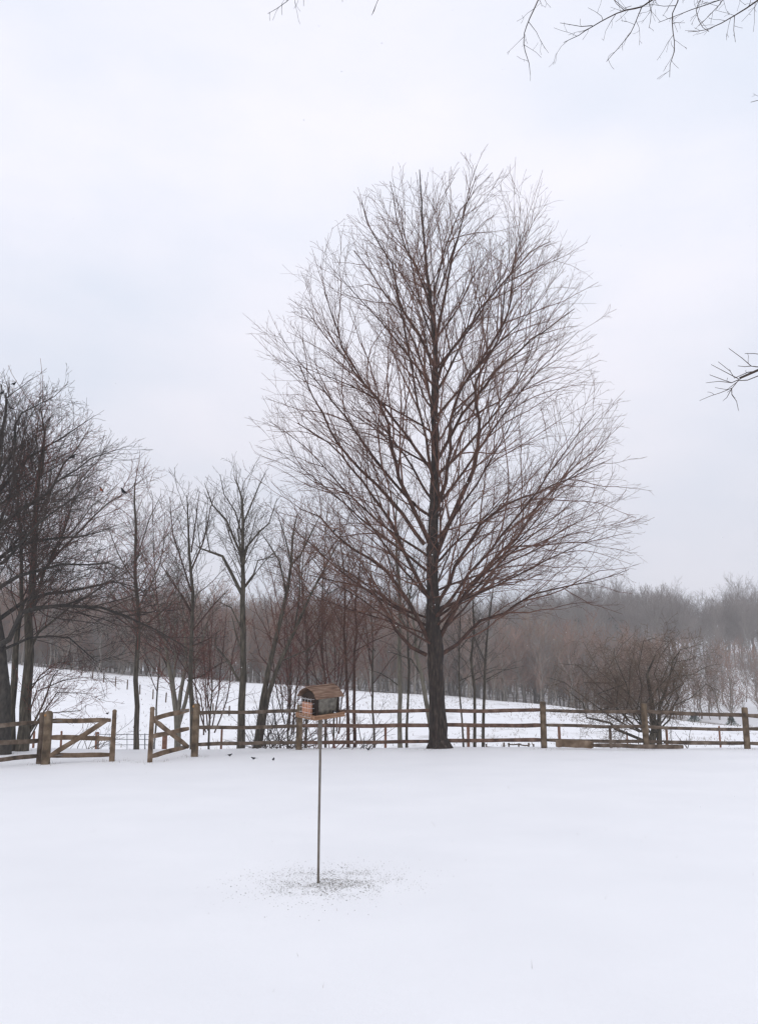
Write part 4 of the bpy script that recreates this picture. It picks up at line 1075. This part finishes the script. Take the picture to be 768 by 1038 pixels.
# ------------------------------------------------------------------ tree overhanging from beside the camera
def overhang():
    random.seed(33)
    base = Vector((7.6, 3.2, h1(7.6, 3.2)))
    root = empty('overhanging_tree', base); tag(root, 'bare branch tips of a near tree reaching in from the top and right', 'tree')
    tr = [base + Vector((0, 0, -.15)), base + Vector((-.05, 0, 1.2)), base + Vector((-.15, .1, 2.6)), base + Vector((-.3, .2, 4.2)), base + Vector((-.4, .4, 6.0)), base + Vector((-.2, .6, 8.5)), base + Vector((.1, .4, 11))]
    rad = [.30, .22, .19, .17, .13, .08, .03]
    tp, tr_ = resample(tr, rad, .4)
    trunk_mesh('trunk', tp, tr_, 14, .08, [M['bark_dark']], None)
    t = bpy.data.objects[[o.name for o in bpy.data.objects if o.name.startswith('trunk')][-1]]
    tb = Tubes()
    S = [Lv(1, .6, .5, 1, 4), Lv(5, .9, .35, .22, 3, .16, .0, .0, .012, .0016, .03, .12), Lv(9, .8, .5, .10, 3, .18, 0, 0, .012, .0013, .02, .2)]
    def line(q, r0, r1, Y, dens=1.0, sp=1):
        r0 *= .8; r1 *= .8
        n = len(q)
        pts = [P(a, b, Y + (c if c else 0)) for a, b, c in [(v + (0,))[:3] for v in q]]
        rr = [r0 + (r1 - r0) * i / (n - 1) for i in range(n)]
        pts, rr = resample(pts, rr, .06 if Y < 9 else .3); pts = jit(pts, .0022)
        tb.add(pts, rr, 6, 0)
        if sp: grow(tb, pts, rr, 1, S, nmul=dens * 1.7)
    Yb = 5.6
    # main limbs (above and beside the frame)
    a0 = tp[len(tp) // 2]
    def limb(p0, q, r0, r1, Y):
        qq = [P(a, b, Y + c) for a, b, c in q]
        # even steps from the trunk to the first traced point, gently arched and wandering
        k = max(2, int((qq[0] - p0).length / .6))
        pts = [p0] + [p0.lerp(qq[0], j / k) + Vector((random.gauss(0, .03), random.gauss(0, .03), .18 * math.sin(math.pi * j / k) + random.gauss(0, .03))) for j in range(1, k)] + qq
        cum = [0]
        for i in range(len(pts) - 1): cum.append(cum[-1] + (pts[i + 1] - pts[i]).length)
        rr = [r0 + (r1 - r0) * (c_ / cum[-1]) ** .7 for c_ in cum]
        pts, rr = resample(pts, rr, .15); pts = jit(pts, .005); tb.add(pts, rr, 8, 0)
        # side shoots along the part outside the picture
        out = []
        for p_, r_ in zip(pts, rr):
            v = p_ - CAM; dep = max(v.dot(FW), .1); x_ = CX + F * v.x / dep; y_ = CY - F * v.dot(UP) / dep
            if x_ > 930 or y_ < -150: out.append((p_, r_))
            else: break
        if len(out) > 3:
            S3 = [Lv(1, .6, .5, 1, 4), Lv(3.4, .8, .3, .9, 6, .14, .1, .02, .012, .004, .2, .1), Lv(6, .7, .5, .4, 4, .16, 0, .01, .010, .0025, .06), Lv(8, .8, .5, .15, 3, .18, 0, 0, .010, .0016, .03)]
            def clear(p_):
                v = p_ - CAM; dep = v.dot(FW)
                if dep < .3: return True
                x_ = CX + F * v.x / dep; y_ = CY - F * v.dot(UP) / dep
                return x_ > 775 or y_ < -6
            grow(tb, [o_[0] for o_ in out], [o_[1] for o_ in out], 1, S3, clear)
        return pts, rr
    limb(tr[4], [(980, -60, 0), (850, -50, 0), (770, -38, 0), (690, -45, 0), (560, -62, 0), (470, -70, .1), (385, -66, .2), (300, -60, .3), (255, -55, .3)], .085, .006, Yb)
    limb(tr[3], [(980, 250, -1.2), (900, 322, -1.1), (830, 352, -1.0), (790, 366, -1), (768, 376, -1), (750, 384, -1)], .06, .006, Yb)
    line([(560, -62), (552, -25), (545, 0), (537, 18), (531, 34), (532, 52), (536, 64), (537, 76)], .007, .002, Yb, 1.2)
    line([(700, -44), (675, -15), (658, 2), (650, 7), (625, 13), (600, 26), (586, 36), (571, 43)], .009, .002, Yb, 1.3)
    line([(600, 26), (588, 27), (567, 23)], .004, .0018, Yb, 1)
    line([(650, 7), (645, 20), (638, 34), (625, 50), (614, 62)], .005, .002, Yb, 1.5)
    line([(700, -44), (690, -15), (686, 2), (681, 13), (682, 32), (683, 52), (679, 66), (678, 78)], .007, .002, Yb - .1, 1.5)
    line([(800, -38), (768, 0), (756, 8), (744, 16), (730, 24), (716, 31), (697, 32)], .008, .002, Yb - .2, 1.4)
    line([(770, -38), (742, -8), (723, 2), (700, 10), (680, 18), (667, 23)], .006, .002, Yb + .3, 1.2)
    line([(744, 16), (743, 30), (745, 43)], .003, .0018, Yb - .2, .8)
    line([(700, -44), (712, -10), (705, 10), (712, 28), (718, 32)], .005, .002, Yb + .1, 1.4)
    line([(740, -40), (735, -5), (722, 12), (708, 26)], .005, .002, Yb, 1.4)
    line([(640, -50), (628, -15), (622, 0), (632, 8), (640, 6)], .004, .002, Yb, 1)
    line([(655, -45), (655, -10), (660, 12), (657, 28)], .004, .0018, Yb, 1)
    line([(850, 60), (800, 88), (775, 100), (760, 104)], .005, .002, Yb, .8)
    limb(tr[4], [(980, 10, .2), (900, 42, .1), (850, 60, 0)], .04, .006, Yb)
    line([(330, -62), (310, -20), (290, 2), (272, 14)], .005, .0018, Yb + .3, 1.5)
    line([(286, 3), (286, 9), (286, 15)], .0025, .0018, Yb + .3, .5)
    line([(400, -66), (392, -20), (384, 0), (377, 13)], .005, .0018, Yb + .2, .6)
    line([(345, -62), (346, -20), (347, 2)], .004, .0018, Yb + .2, .6)
    line([(310, -60), (307, -10), (308, 6)], .004, .0018, Yb + .3, .5)
    line([(470, -68), (462, -25), (458, -8)], .004, .0018, Yb + .2, .6)
    Yr = Yb - 1
    line([(768, 372), (761, 371), (752, 363), (738, 354)], .0034, .0018, Yr, .5)
    line([(800, 362), (775, 360), (764, 359), (755, 358)], .003, .0018, Yr, .5)
    line([(761, 371), (755, 372), (747, 371)], .0026, .0018, Yr, .3)
    line([(768, 376), (757, 378), (745, 383), (739, 376), (728, 366)], .0034, .0016, Yr, .6)
    line([(748, 384), (738, 378), (720, 370)], .003, .0016, Yr - .05, .5)
    line([(750, 384), (741, 388), (733, 386), (719, 380)], .0032, .0018, Yr + .03, .6)
    line([(741, 388), (728, 387), (715, 388)], .0026, .0015, Yr + .05, .3)
    line([(768, 381), (757, 385), (748, 386), (741, 394), (730, 398), (720, 401), (709, 406)], .0034, .0014, Yr, .6)
    line([(741, 394), (741, 400), (746, 406), (748, 416)], .003, .0014, Yr - .04, .6)
    line([(741, 394), (736, 403), (732, 407)], .0026, .0014, Yr - .08, 1)
    line([(748, 386), (736, 395), (724, 394)], .0026, .0014, Yr - .02, .6)
    # a few limbs on its far side so it is a whole tree
    S2 = [Lv(1.4, .8, .7, 3.4, 6, .1, .1, .03, .012, .012, .5, .3), Lv(1.8, .6, .5, 1.5, 4, .1, 0, .03, .009, .006, .3), Lv(2.5, .6, .5, .6, 3, .1, 0, 0, .008, .004, .2)]
    top = [p for p in tp if p.z > 6.5]
    for k in range(10):
        i = random.randrange(0, len(top)); az = random.uniform(-1.6, 1.0); el = random.uniform(.3, .9)
        d = Vector((math.cos(az) * math.cos(el), math.sin(az) * math.cos(el) * .6, math.sin(el)))
        p0 = top[i]; pts = [p0 + d * .6 * j + Vector((0, 0, .03 * j * j)) for j in range(6)]; rr = [.06 * (1 - .15 * j) for j in range(6)]
        tb.add(pts, rr, 6, 0); grow(tb, pts, rr, 1, S2)
    me = tb.mesh('branches', base)
    link_mesh('crown', me, [M['twig_dark'], M['twig_dark']], root)
    t.data.transform(Matrix.Translation(-base)); t.parent = root
overhang()

# ------------------------------------------------------------------ the far wood
def proto_tree(seed, h, S, r0, crown_from=.35, lean=.0, sides=5):
    random.seed(seed)
    tb = Tubes()
    n = 8; pts = []; x = y = 0
    for j in range(n + 1):
        pts.append(Vector((x, y, h * j / n - .3))); x += random.gauss(0, .02) * h; y += random.gauss(0, .02) * h
    rr = [r0 * (1 - .93 * j / n) for j in range(n + 1)]
    tb.add(pts, rr, sides, 0)
    grow(tb, pts, rr, 0, S, t0=crown_from)
    return tb.mesh('tree')
kinds = bpy.data.collections.new('wood_kinds'); COL.children.link(kinds)
scrubs = bpy.data.collections.new('scrub_kinds'); COL.children.link(scrubs)
SG = [Lv(2.9, .70, .46, 5.0, 6, .10, .22, .05, .010, .018, .8, .35, .35), Lv(2.3, .6, .5, 2.4, 4, .12, .1, .04, .008, .013, .4, .2, .5), Lv(3.2, .6, .5, 1.2, 3, .14, .05, .03, .008, .010, .25)]
SS = [Lv(3.6, .75, .5, 3.0, 5, .12, .2, .06, .011, .018, .5, .1), Lv(2.9, .6, .5, 1.7, 4, .13, .1, .05, .010, .014, .3), Lv(3.8, .6, .5, .8, 3, .14, .05, .04, .010, .011, .2)]
protoA = []
for i in range(5):
    me = proto_tree(100 + i, 10.4 + i * .3, SG, .17, .34)
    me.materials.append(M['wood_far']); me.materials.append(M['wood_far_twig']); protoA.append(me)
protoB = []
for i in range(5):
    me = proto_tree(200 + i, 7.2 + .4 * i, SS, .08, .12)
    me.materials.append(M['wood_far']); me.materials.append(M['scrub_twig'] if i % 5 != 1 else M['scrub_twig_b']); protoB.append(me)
print('proto faces', [len(m.polygons) for m in protoA + protoB])

rng = random.Random(77)
def place(me, name, x, y, s, label, cat, group, coll=None):
    o = bpy.data.objects.new(name, me); (coll or COL).objects.link(o)
    o.location = (x, y, h1(x, y)); o.rotation_euler.z = rng.uniform(0, 6.28); o.scale = (s, s, s * rng.uniform(.92, 1.08))
    tag(o, label, cat, group); return o
# trees at the wood's edge and along the ridge that can be told apart
for i in range(78):
    px = -30 + 830 * i / 77 + rng.uniform(-6, 6); Y = rng.uniform(86, 98)
    p = B(px, Y)
    if 700 < px: Y = rng.uniform(100, 125); p = B(px, Y)
    lab = 'slim bare grey trunk standing at the edge of the far wood'
    place(protoA[i % 5], 'woodland_tree', p.x, p.y, rng.uniform(.42, .60), lab, 'tree', 'slim trees at the edge of the far wood', kinds if i < 5 else None)
for i in range(64):
    px = -20 + 800 * i / 63 + rng.uniform(-5, 5); Y = rng.uniform(84, 96)
    if px > 690: Y = rng.uniform(96, 110)
    p = B(px, Y)
    place(protoB[i % 5], 'scrub_tree', p.x, p.y, rng.uniform(.55, .95), 'low russet twiggy tree in the band of scrub before the wood', 'tree', 'russet scrub trees before the wood', scrubs if i < 5 else None)
for i in range(34):
    px = 520 + 270 * i / 33 + rng.uniform(-4, 4); Y = rng.uniform(196, 212)
    p = B(px, Y)
    place(protoA[(i * 3) % 5], 'woodland_tree', p.x, p.y, .98 + .16 * math.sin(px * .085) + rng.uniform(-.06, .08), 'tall pale grey bare tree on the skyline of the right ridge', 'tree', 'tall trees on the right ridge skyline')

def scatter(name, label, cat, pts, coll, smin, smax):
    me = bpy.data.meshes.new(name); me.from_pydata([(p[0], p[1], p[2]) for p in pts], [], [])
    at = me.attributes.new('size', 'FLOAT', 'POINT'); at.data.foreach_set('value', [p[3] for p in pts])
    o = bpy.data.objects.new(name, me); COL.objects.link(o); tag(o, label, cat, kind='stuff')
    ng = bpy.data.node_groups.new(name, 'GeometryNodeTree')
    ng.interface.new_socket('Geometry', in_out='INPUT', socket_type='NodeSocketGeometry'); ng.interface.new_socket('Geometry', in_out='OUTPUT', socket_type='NodeSocketGeometry')
    N = ng.nodes.new; L = ng.links.new
    gi = N('NodeGroupInput'); go = N('NodeGroupOutput')
    ci = N('GeometryNodeCollectionInfo'); ci.inputs['Collection'].default_value = coll; ci.inputs['Separate Children'].default_value = True; ci.inputs['Reset Children'].default_value = True
    ip = N('GeometryNodeInstanceOnPoints'); ip.inputs['Pick Instance'].default_value = True
    ri = N('FunctionNodeRandomValue'); ri.data_type = 'INT'; ri.inputs[4].default_value = 0; ri.inputs[5].default_value = 4
    rv = N('FunctionNodeRandomValue'); rv.data_type = 'FLOAT_VECTOR'; rv.inputs[0].default_value = (-.05, -.05, 0); rv.inputs[1].default_value = (.05, .05, 6.28)
    na = N('GeometryNodeInputNamedAttribute'); na.data_type = 'FLOAT'; na.inputs['Name'].default_value = 'size'
    m2p = N('GeometryNodeMeshToPoints')
    L(gi.outputs[0], m2p.inputs[0]); L(m2p.outputs[0], ip.inputs['Points'])
    L(ci.outputs[0], ip.inputs['Instance'])
    L(ri.outputs[2], ip.inputs['Instance Index']); L(rv.outputs[0], ip.inputs['Rotation']); L(na.outputs[0], ip.inputs['Scale'])
    L(ip.outputs[0], go.inputs[0])
    md = o.modifiers.new('scatter', 'NODES'); md.node_group = ng
    return o
A = []; Bs = []
for _ in range(1150):
    Y = rng.uniform(100, 262); half = Y * .50
    x = rng.uniform(-half, half)
    if 33 + (Y - 100) * .1 < x and Y < 150 and rng.random() < .8: continue     # the open snowy slope at the right
    s = rng.uniform(.55, .8) if Y < 150 else rng.uniform(.78, 1.02)
    A.append((x, Y, h1(x, Y) , s))
for _ in range(800):
    Y = 86 + 60 * rng.random() ** 1.4; half = Y * .50
    x = rng.uniform(-half, half)
    if x > 27 + (Y - 86) * .1 and rng.random() < .85: continue
    s = rng.uniform(.6, 1.15)
    Bs.append((x, Y, h1(x, Y), s))
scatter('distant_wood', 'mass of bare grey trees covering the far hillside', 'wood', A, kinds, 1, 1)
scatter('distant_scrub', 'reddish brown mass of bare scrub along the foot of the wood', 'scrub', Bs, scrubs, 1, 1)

# evergreens
def conifer_mesh(seed, h, w):
    random.seed(seed)
    V = []; Fc = []
    tb = []
    n = int(1500)
    for i in range(n):
        f = random.random() ** .8; z = h * (.08 + .92 * f)
        a = random.uniform(0, 6.28); rmax = w * (1 - f) ** .8 * (.8 + .25 * math.sin(a * 3 + z * 4) + .15 * math.sin(z * 9))
        r = rmax * random.random() ** .45
        c = Vector((r * math.cos(a), r * math.sin(a), z - r * .25))
        s = h * random.uniform(.018, .04)
        d = Vector((math.cos(a), math.sin(a), random.uniform(-.4, .3))).normalized(); u = perp_axis(d, random.uniform(0, 6.28))
        b = len(V); V += [c - u * s * .5, c + u * s * .5, c + d * s * 2.2 + u * .1 * s]; Fc.append((b, b + 1, b + 2))
    me = bpy.data.meshes.new('needles'); me.from_pydata([tuple(v) for v in V], [], Fc)
    return me
cmesh = [conifer_mesh(i, 1.0, .26 + .05 * i) for i in range(3)]
tkb = Tubes(); tkb.add([Vector((0, 0, -.1)), Vector((0, 0, .5)), Vector((0, 0, .98))], [.022, .014, .003], 6); ctr = tkb.mesh('trunk'); ctr.materials.append(M['bark_grey'])
for m_ in cmesh: m_.materials.append(M['needles'])
def conifer(i, px, Y, ytop, hgt, label, group=None, wide=1.0):
    p = B(px, Y); hh = hgt if hgt else max(.8, P(px, ytop, Y).z - p.z)
    r = empty('evergreen_tree', p); tag(r, label, 'evergreen', group)
    for nm, me in (('crown', cmesh[i % 3]), ('trunk', ctr)):
        o = bpy.data.objects.new(nm, me); COL.objects.link(o); o.parent = r; o.scale = (hh * wide, hh * wide, hh); o.rotation_euler.z = i * 1.3
conifer(0, 703, 72, 735, None, 'small dark evergreen behind the fence right of the bushy apple tree', wide=2.6)
conifer(1, 741, 74, 733, None, 'small dark evergreen behind the fence near the rightmost post', wide=2.3)
conifer(2, 62, 92, 648, None, 'dark evergreen at the wood edge above the snowy field at the left', wide=1.5)
for i in range(19):
    px = 540 + 6.2 * i + rng.uniform(-4, 4); Y = rng.uniform(140, 172)
    conifer(i, px, Y, 0, rng.uniform(5.0, 8.0), 'hazy green pine in the band below the bare ridge trees', 'pines below the ridge', wide=.95)

# dead grass poking through the field
def field_grass():
    random.seed(91); V = []; Fc = []
    k = 0
    while k < 3000:
        Y = random.uniform(31, 84); x = random.uniform(-.5, .5) * Y
        if mnoise.noise(Vector((x * .12, Y * .10, 3))) < .02 and random.random() < .85: continue
        if x < -8 and random.random() < .8: continue
        k += 1
        z = h1(x, Y)
        for _ in range(2):
            hgt = random.uniform(.05, .22); w = random.uniform(.006, .014); a = random.gauss(0, .5); dx = random.uniform(-.06, .06)
            b = len(V)
            V += [(x + dx - w, Y, z - .01), (x + dx + w, Y + .005, z - .01), (x + dx + math.sin(a) * hgt, Y + random.uniform(-.05, .05), z + hgt * math.cos(a))]; Fc.append((b, b + 1, b + 2))
    me = bpy.data.meshes.new('dead_grass'); me.from_pydata(V, [], Fc)
    tag(link_mesh('dead_grass', me, M['straw']), 'dead grass stems poking through the snow of the field', 'grass', kind='stuff')
field_grass()
def yard_bits():
    random.seed(92); V = []; Fc = []
    for k in range(170):
        Y = random.uniform(4.2, 24); x = random.uniform(-.45, .45) * Y; z = h1(x, Y)
        hgt = random.uniform(.008, .035) * (2.2 if k % 17 == 0 else 1); w = .0015; a = random.gauss(0, .9)
        b = len(V)
        V += [(x - w, Y, z - .01), (x + w, Y, z - .01), (x, Y + .003, z - .01), (x + math.sin(a) * hgt, Y, z + hgt * abs(math.cos(a)))]
        Fc += [(b, b + 1, b + 3), (b + 1, b + 2, b + 3), (b + 2, b, b + 3)]
    spots = [o.matrix_world.translation.copy() if False else o.location.copy() for o in bpy.data.objects if o.parent is None and o.get('category') == 'tree' and 0 < o.location.y < 27 and abs(o.location.x) < 12]
    fo = bpy.data.objects['post_and_rail_fence']
    spots += [G(p_, 760) or B(p_, 25.3) for p_ in (303, 431, 551, 655, 757)] + [fo.location.copy(), gl[0], gl[1], gr[0]]
    for c in spots:
        for _ in range(26):
            a_ = random.uniform(0, 6.28); r_ = .16 + abs(random.gauss(0, .16)); x = c.x + r_ * math.cos(a_); Y = c.y + r_ * math.sin(a_); z = h1(x, Y)
            hgt = random.uniform(.02, .09); w = .003; a = random.gauss(0, .7); b = len(V)
            V += [(x - w, Y, z - .01), (x + w, Y, z - .01), (x, Y + .006, z - .01), (x + math.sin(a) * hgt, Y, z + hgt * abs(math.cos(a)))]
            Fc += [(b, b + 1, b + 3), (b + 1, b + 2, b + 3), (b + 2, b, b + 3)]
    me = bpy.data.meshes.new('grass_tips'); me.from_pydata(V, [], Fc)
    tag(link_mesh('grass_tips', me, M['straw']), 'few grass tips and specks poking through the yard snow', 'grass', kind='stuff')
yard_bits()
def falling():
    random.seed(93); bm = bmesh.new(); V = []; Fc = []
    for k in range(650):
        Y = random.uniform(6, 34); x = random.uniform(-.5, .5) * Y; z = random.uniform(.3, 14)
        s = random.uniform(.005, .009); b = len(V)
        for d in ((1, 0, 0), (-1, 0, 0), (0, 1, 0), (0, -1, 0), (0, 0, 1), (0, 0, -1)):
            V.append((x + d[0] * s * random.uniform(.7, 1.2), Y + d[1] * s, z + d[2] * s * random.uniform(.7, 1.3)))
        Fc += [(b, b + 2, b + 4), (b + 2, b + 1, b + 4), (b + 1, b + 3, b + 4), (b + 3, b, b + 4), (b + 2, b, b + 5), (b + 1, b + 2, b + 5), (b + 3, b + 1, b + 5), (b, b + 3, b + 5)]
    me = bpy.data.meshes.new('falling_snow'); me.from_pydata(V, [], Fc)
    tag(link_mesh('falling_snow', me, M['flake']), 'sparse snowflakes drifting in the air', 'snow', kind='stuff')
falling()

# ------------------------------------------------------------------ haze
bm = bmesh.new(); box(bm, (0, 330, 22), (1500, 1400, 52))
hm = bpy.data.materials.new('haze'); hm.use_nodes = True
for n in list(hm.node_tree.nodes):
    if n.type != 'OUTPUT_MATERIAL': hm.node_tree.nodes.remove(n)
pv = hm.node_tree.nodes.new('ShaderNodeVolumePrincipled')
pv.inputs['Color'].default_value = (.93, .95, .99, 1); pv.inputs['Density'].default_value = .0009; pv.inputs['Anisotropy'].default_value = .2
hm.node_tree.links.new(pv.outputs[0], [n for n in hm.node_tree.nodes if n.type == 'OUTPUT_MATERIAL'][0].inputs['Volume'])
hz = from_bm('haze', bm, hm); tag(hz, 'pale winter haze filling the air over yard, field and hills', 'haze', kind='stuff')

# ------------------------------------------------------------------ light
w = bpy.data.worlds.new('World'); sc.world = w; w.use_nodes = True
nt = w.node_tree; bg = nt.nodes['Background']
SUN_EL, SUN_AZ = R(48), R(200)
sky = nt.nodes.new('ShaderNodeTexSky'); sky.sky_type = 'NISHITA'; sky.sun_disc = False
sky.sun_elevation = SUN_EL; sky.sun_rotation = SUN_AZ
tc = nt.nodes.new('ShaderNodeTexCoord')
mp = nt.nodes.new('ShaderNodeMapping'); mp.inputs['Scale'].default_value = (1, 1, 2.2); nt.links.new(tc.outputs['Generated'], mp.inputs[0])
nz = nt.nodes.new('ShaderNodeTexNoise'); nz.inputs['Scale'].default_value = 2.3; nz.inputs['Detail'].default_value = 5; nz.inputs['Roughness'].default_value = .5
nt.links.new(mp.outputs[0], nz.inputs['Vector'])
cr = nt.nodes.new('ShaderNodeValToRGB')
cr.color_ramp.elements[0].position = .36; cr.color_ramp.elements[0].color = (7.5 * 1.16, 7.9 * 1.16, 8.9 * 1.16, 1)
cr.color_ramp.elements[1].position = .62; cr.color_ramp.elements[1].color = (8.95 * 1.16, 8.85 * 1.16, 9.6 * 1.16, 1)
nt.links.new(nz.outputs['Fac'], cr.inputs[0])
mx = nt.nodes.new('ShaderNodeMix'); mx.data_type = 'RGBA'; mx.inputs[0].default_value = .93
nt.links.new(sky.outputs[0], mx.inputs[6]); nt.links.new(cr.outputs[0], mx.inputs[7]); nt.links.new(mx.outputs[2], bg.inputs['Color'])
bg.inputs['Strength'].default_value = .1
# an overcast sky is dimmer towards the horizon
sx = nt.nodes.new('ShaderNodeSeparateXYZ'); nt.links.new(tc.outputs['Generated'], sx.inputs[0])
mr = nt.nodes.new('ShaderNodeMapRange'); mr.inputs['From Min'].default_value = 0.0; mr.inputs['From Max'].default_value = .55
mr.inputs['To Min'].default_value = .78; mr.inputs['To Max'].default_value = 1.0; mr.interpolation_type = 'SMOOTHSTEP'
nt.links.new(sx.outputs[2], mr.inputs[0])
vm = nt.nodes.new('ShaderNodeVectorMath'); vm.operation = 'SCALE'
nt.links.new(mx.outputs[2], vm.inputs[0]); nt.links.new(mr.outputs[0], vm.inputs['Scale']); nt.links.new(vm.outputs[0], bg.inputs['Color'])
sl = bpy.data.lights.new('sun', 'SUN'); sl.energy = .5; sl.angle = R(50); sl.color = (1, .97, .93)
so = bpy.data.objects.new('sun', sl); COL.objects.link(so)
# direction the light travels from: azimuth measured like the sky texture
dirv = Vector((math.sin(SUN_AZ) * math.cos(SUN_EL), math.cos(SUN_AZ) * math.cos(SUN_EL), math.sin(SUN_EL)))
so.rotation_euler = dirv.to_track_quat('Z', 'Y').to_euler(); so.location = (0, -10, 30)

sc.view_settings.view_transform = 'Standard'; sc.view_settings.look = 'None'
sc.view_settings.exposure = 0; sc.view_settings.gamma = 1; sc.view_settings.use_curve_mapping = False
sc.cycles.use_denoising = True
sc.cycles.max_bounces = 6; sc.cycles.volume_bounces = 1
sc.cycles.transparent_max_bounces = 4
sc.cycles.use_adaptive_sampling = True
sc.cycles.filter_width = 1.4 if hasattr(sc.cycles, 'filter_width') else 1.5
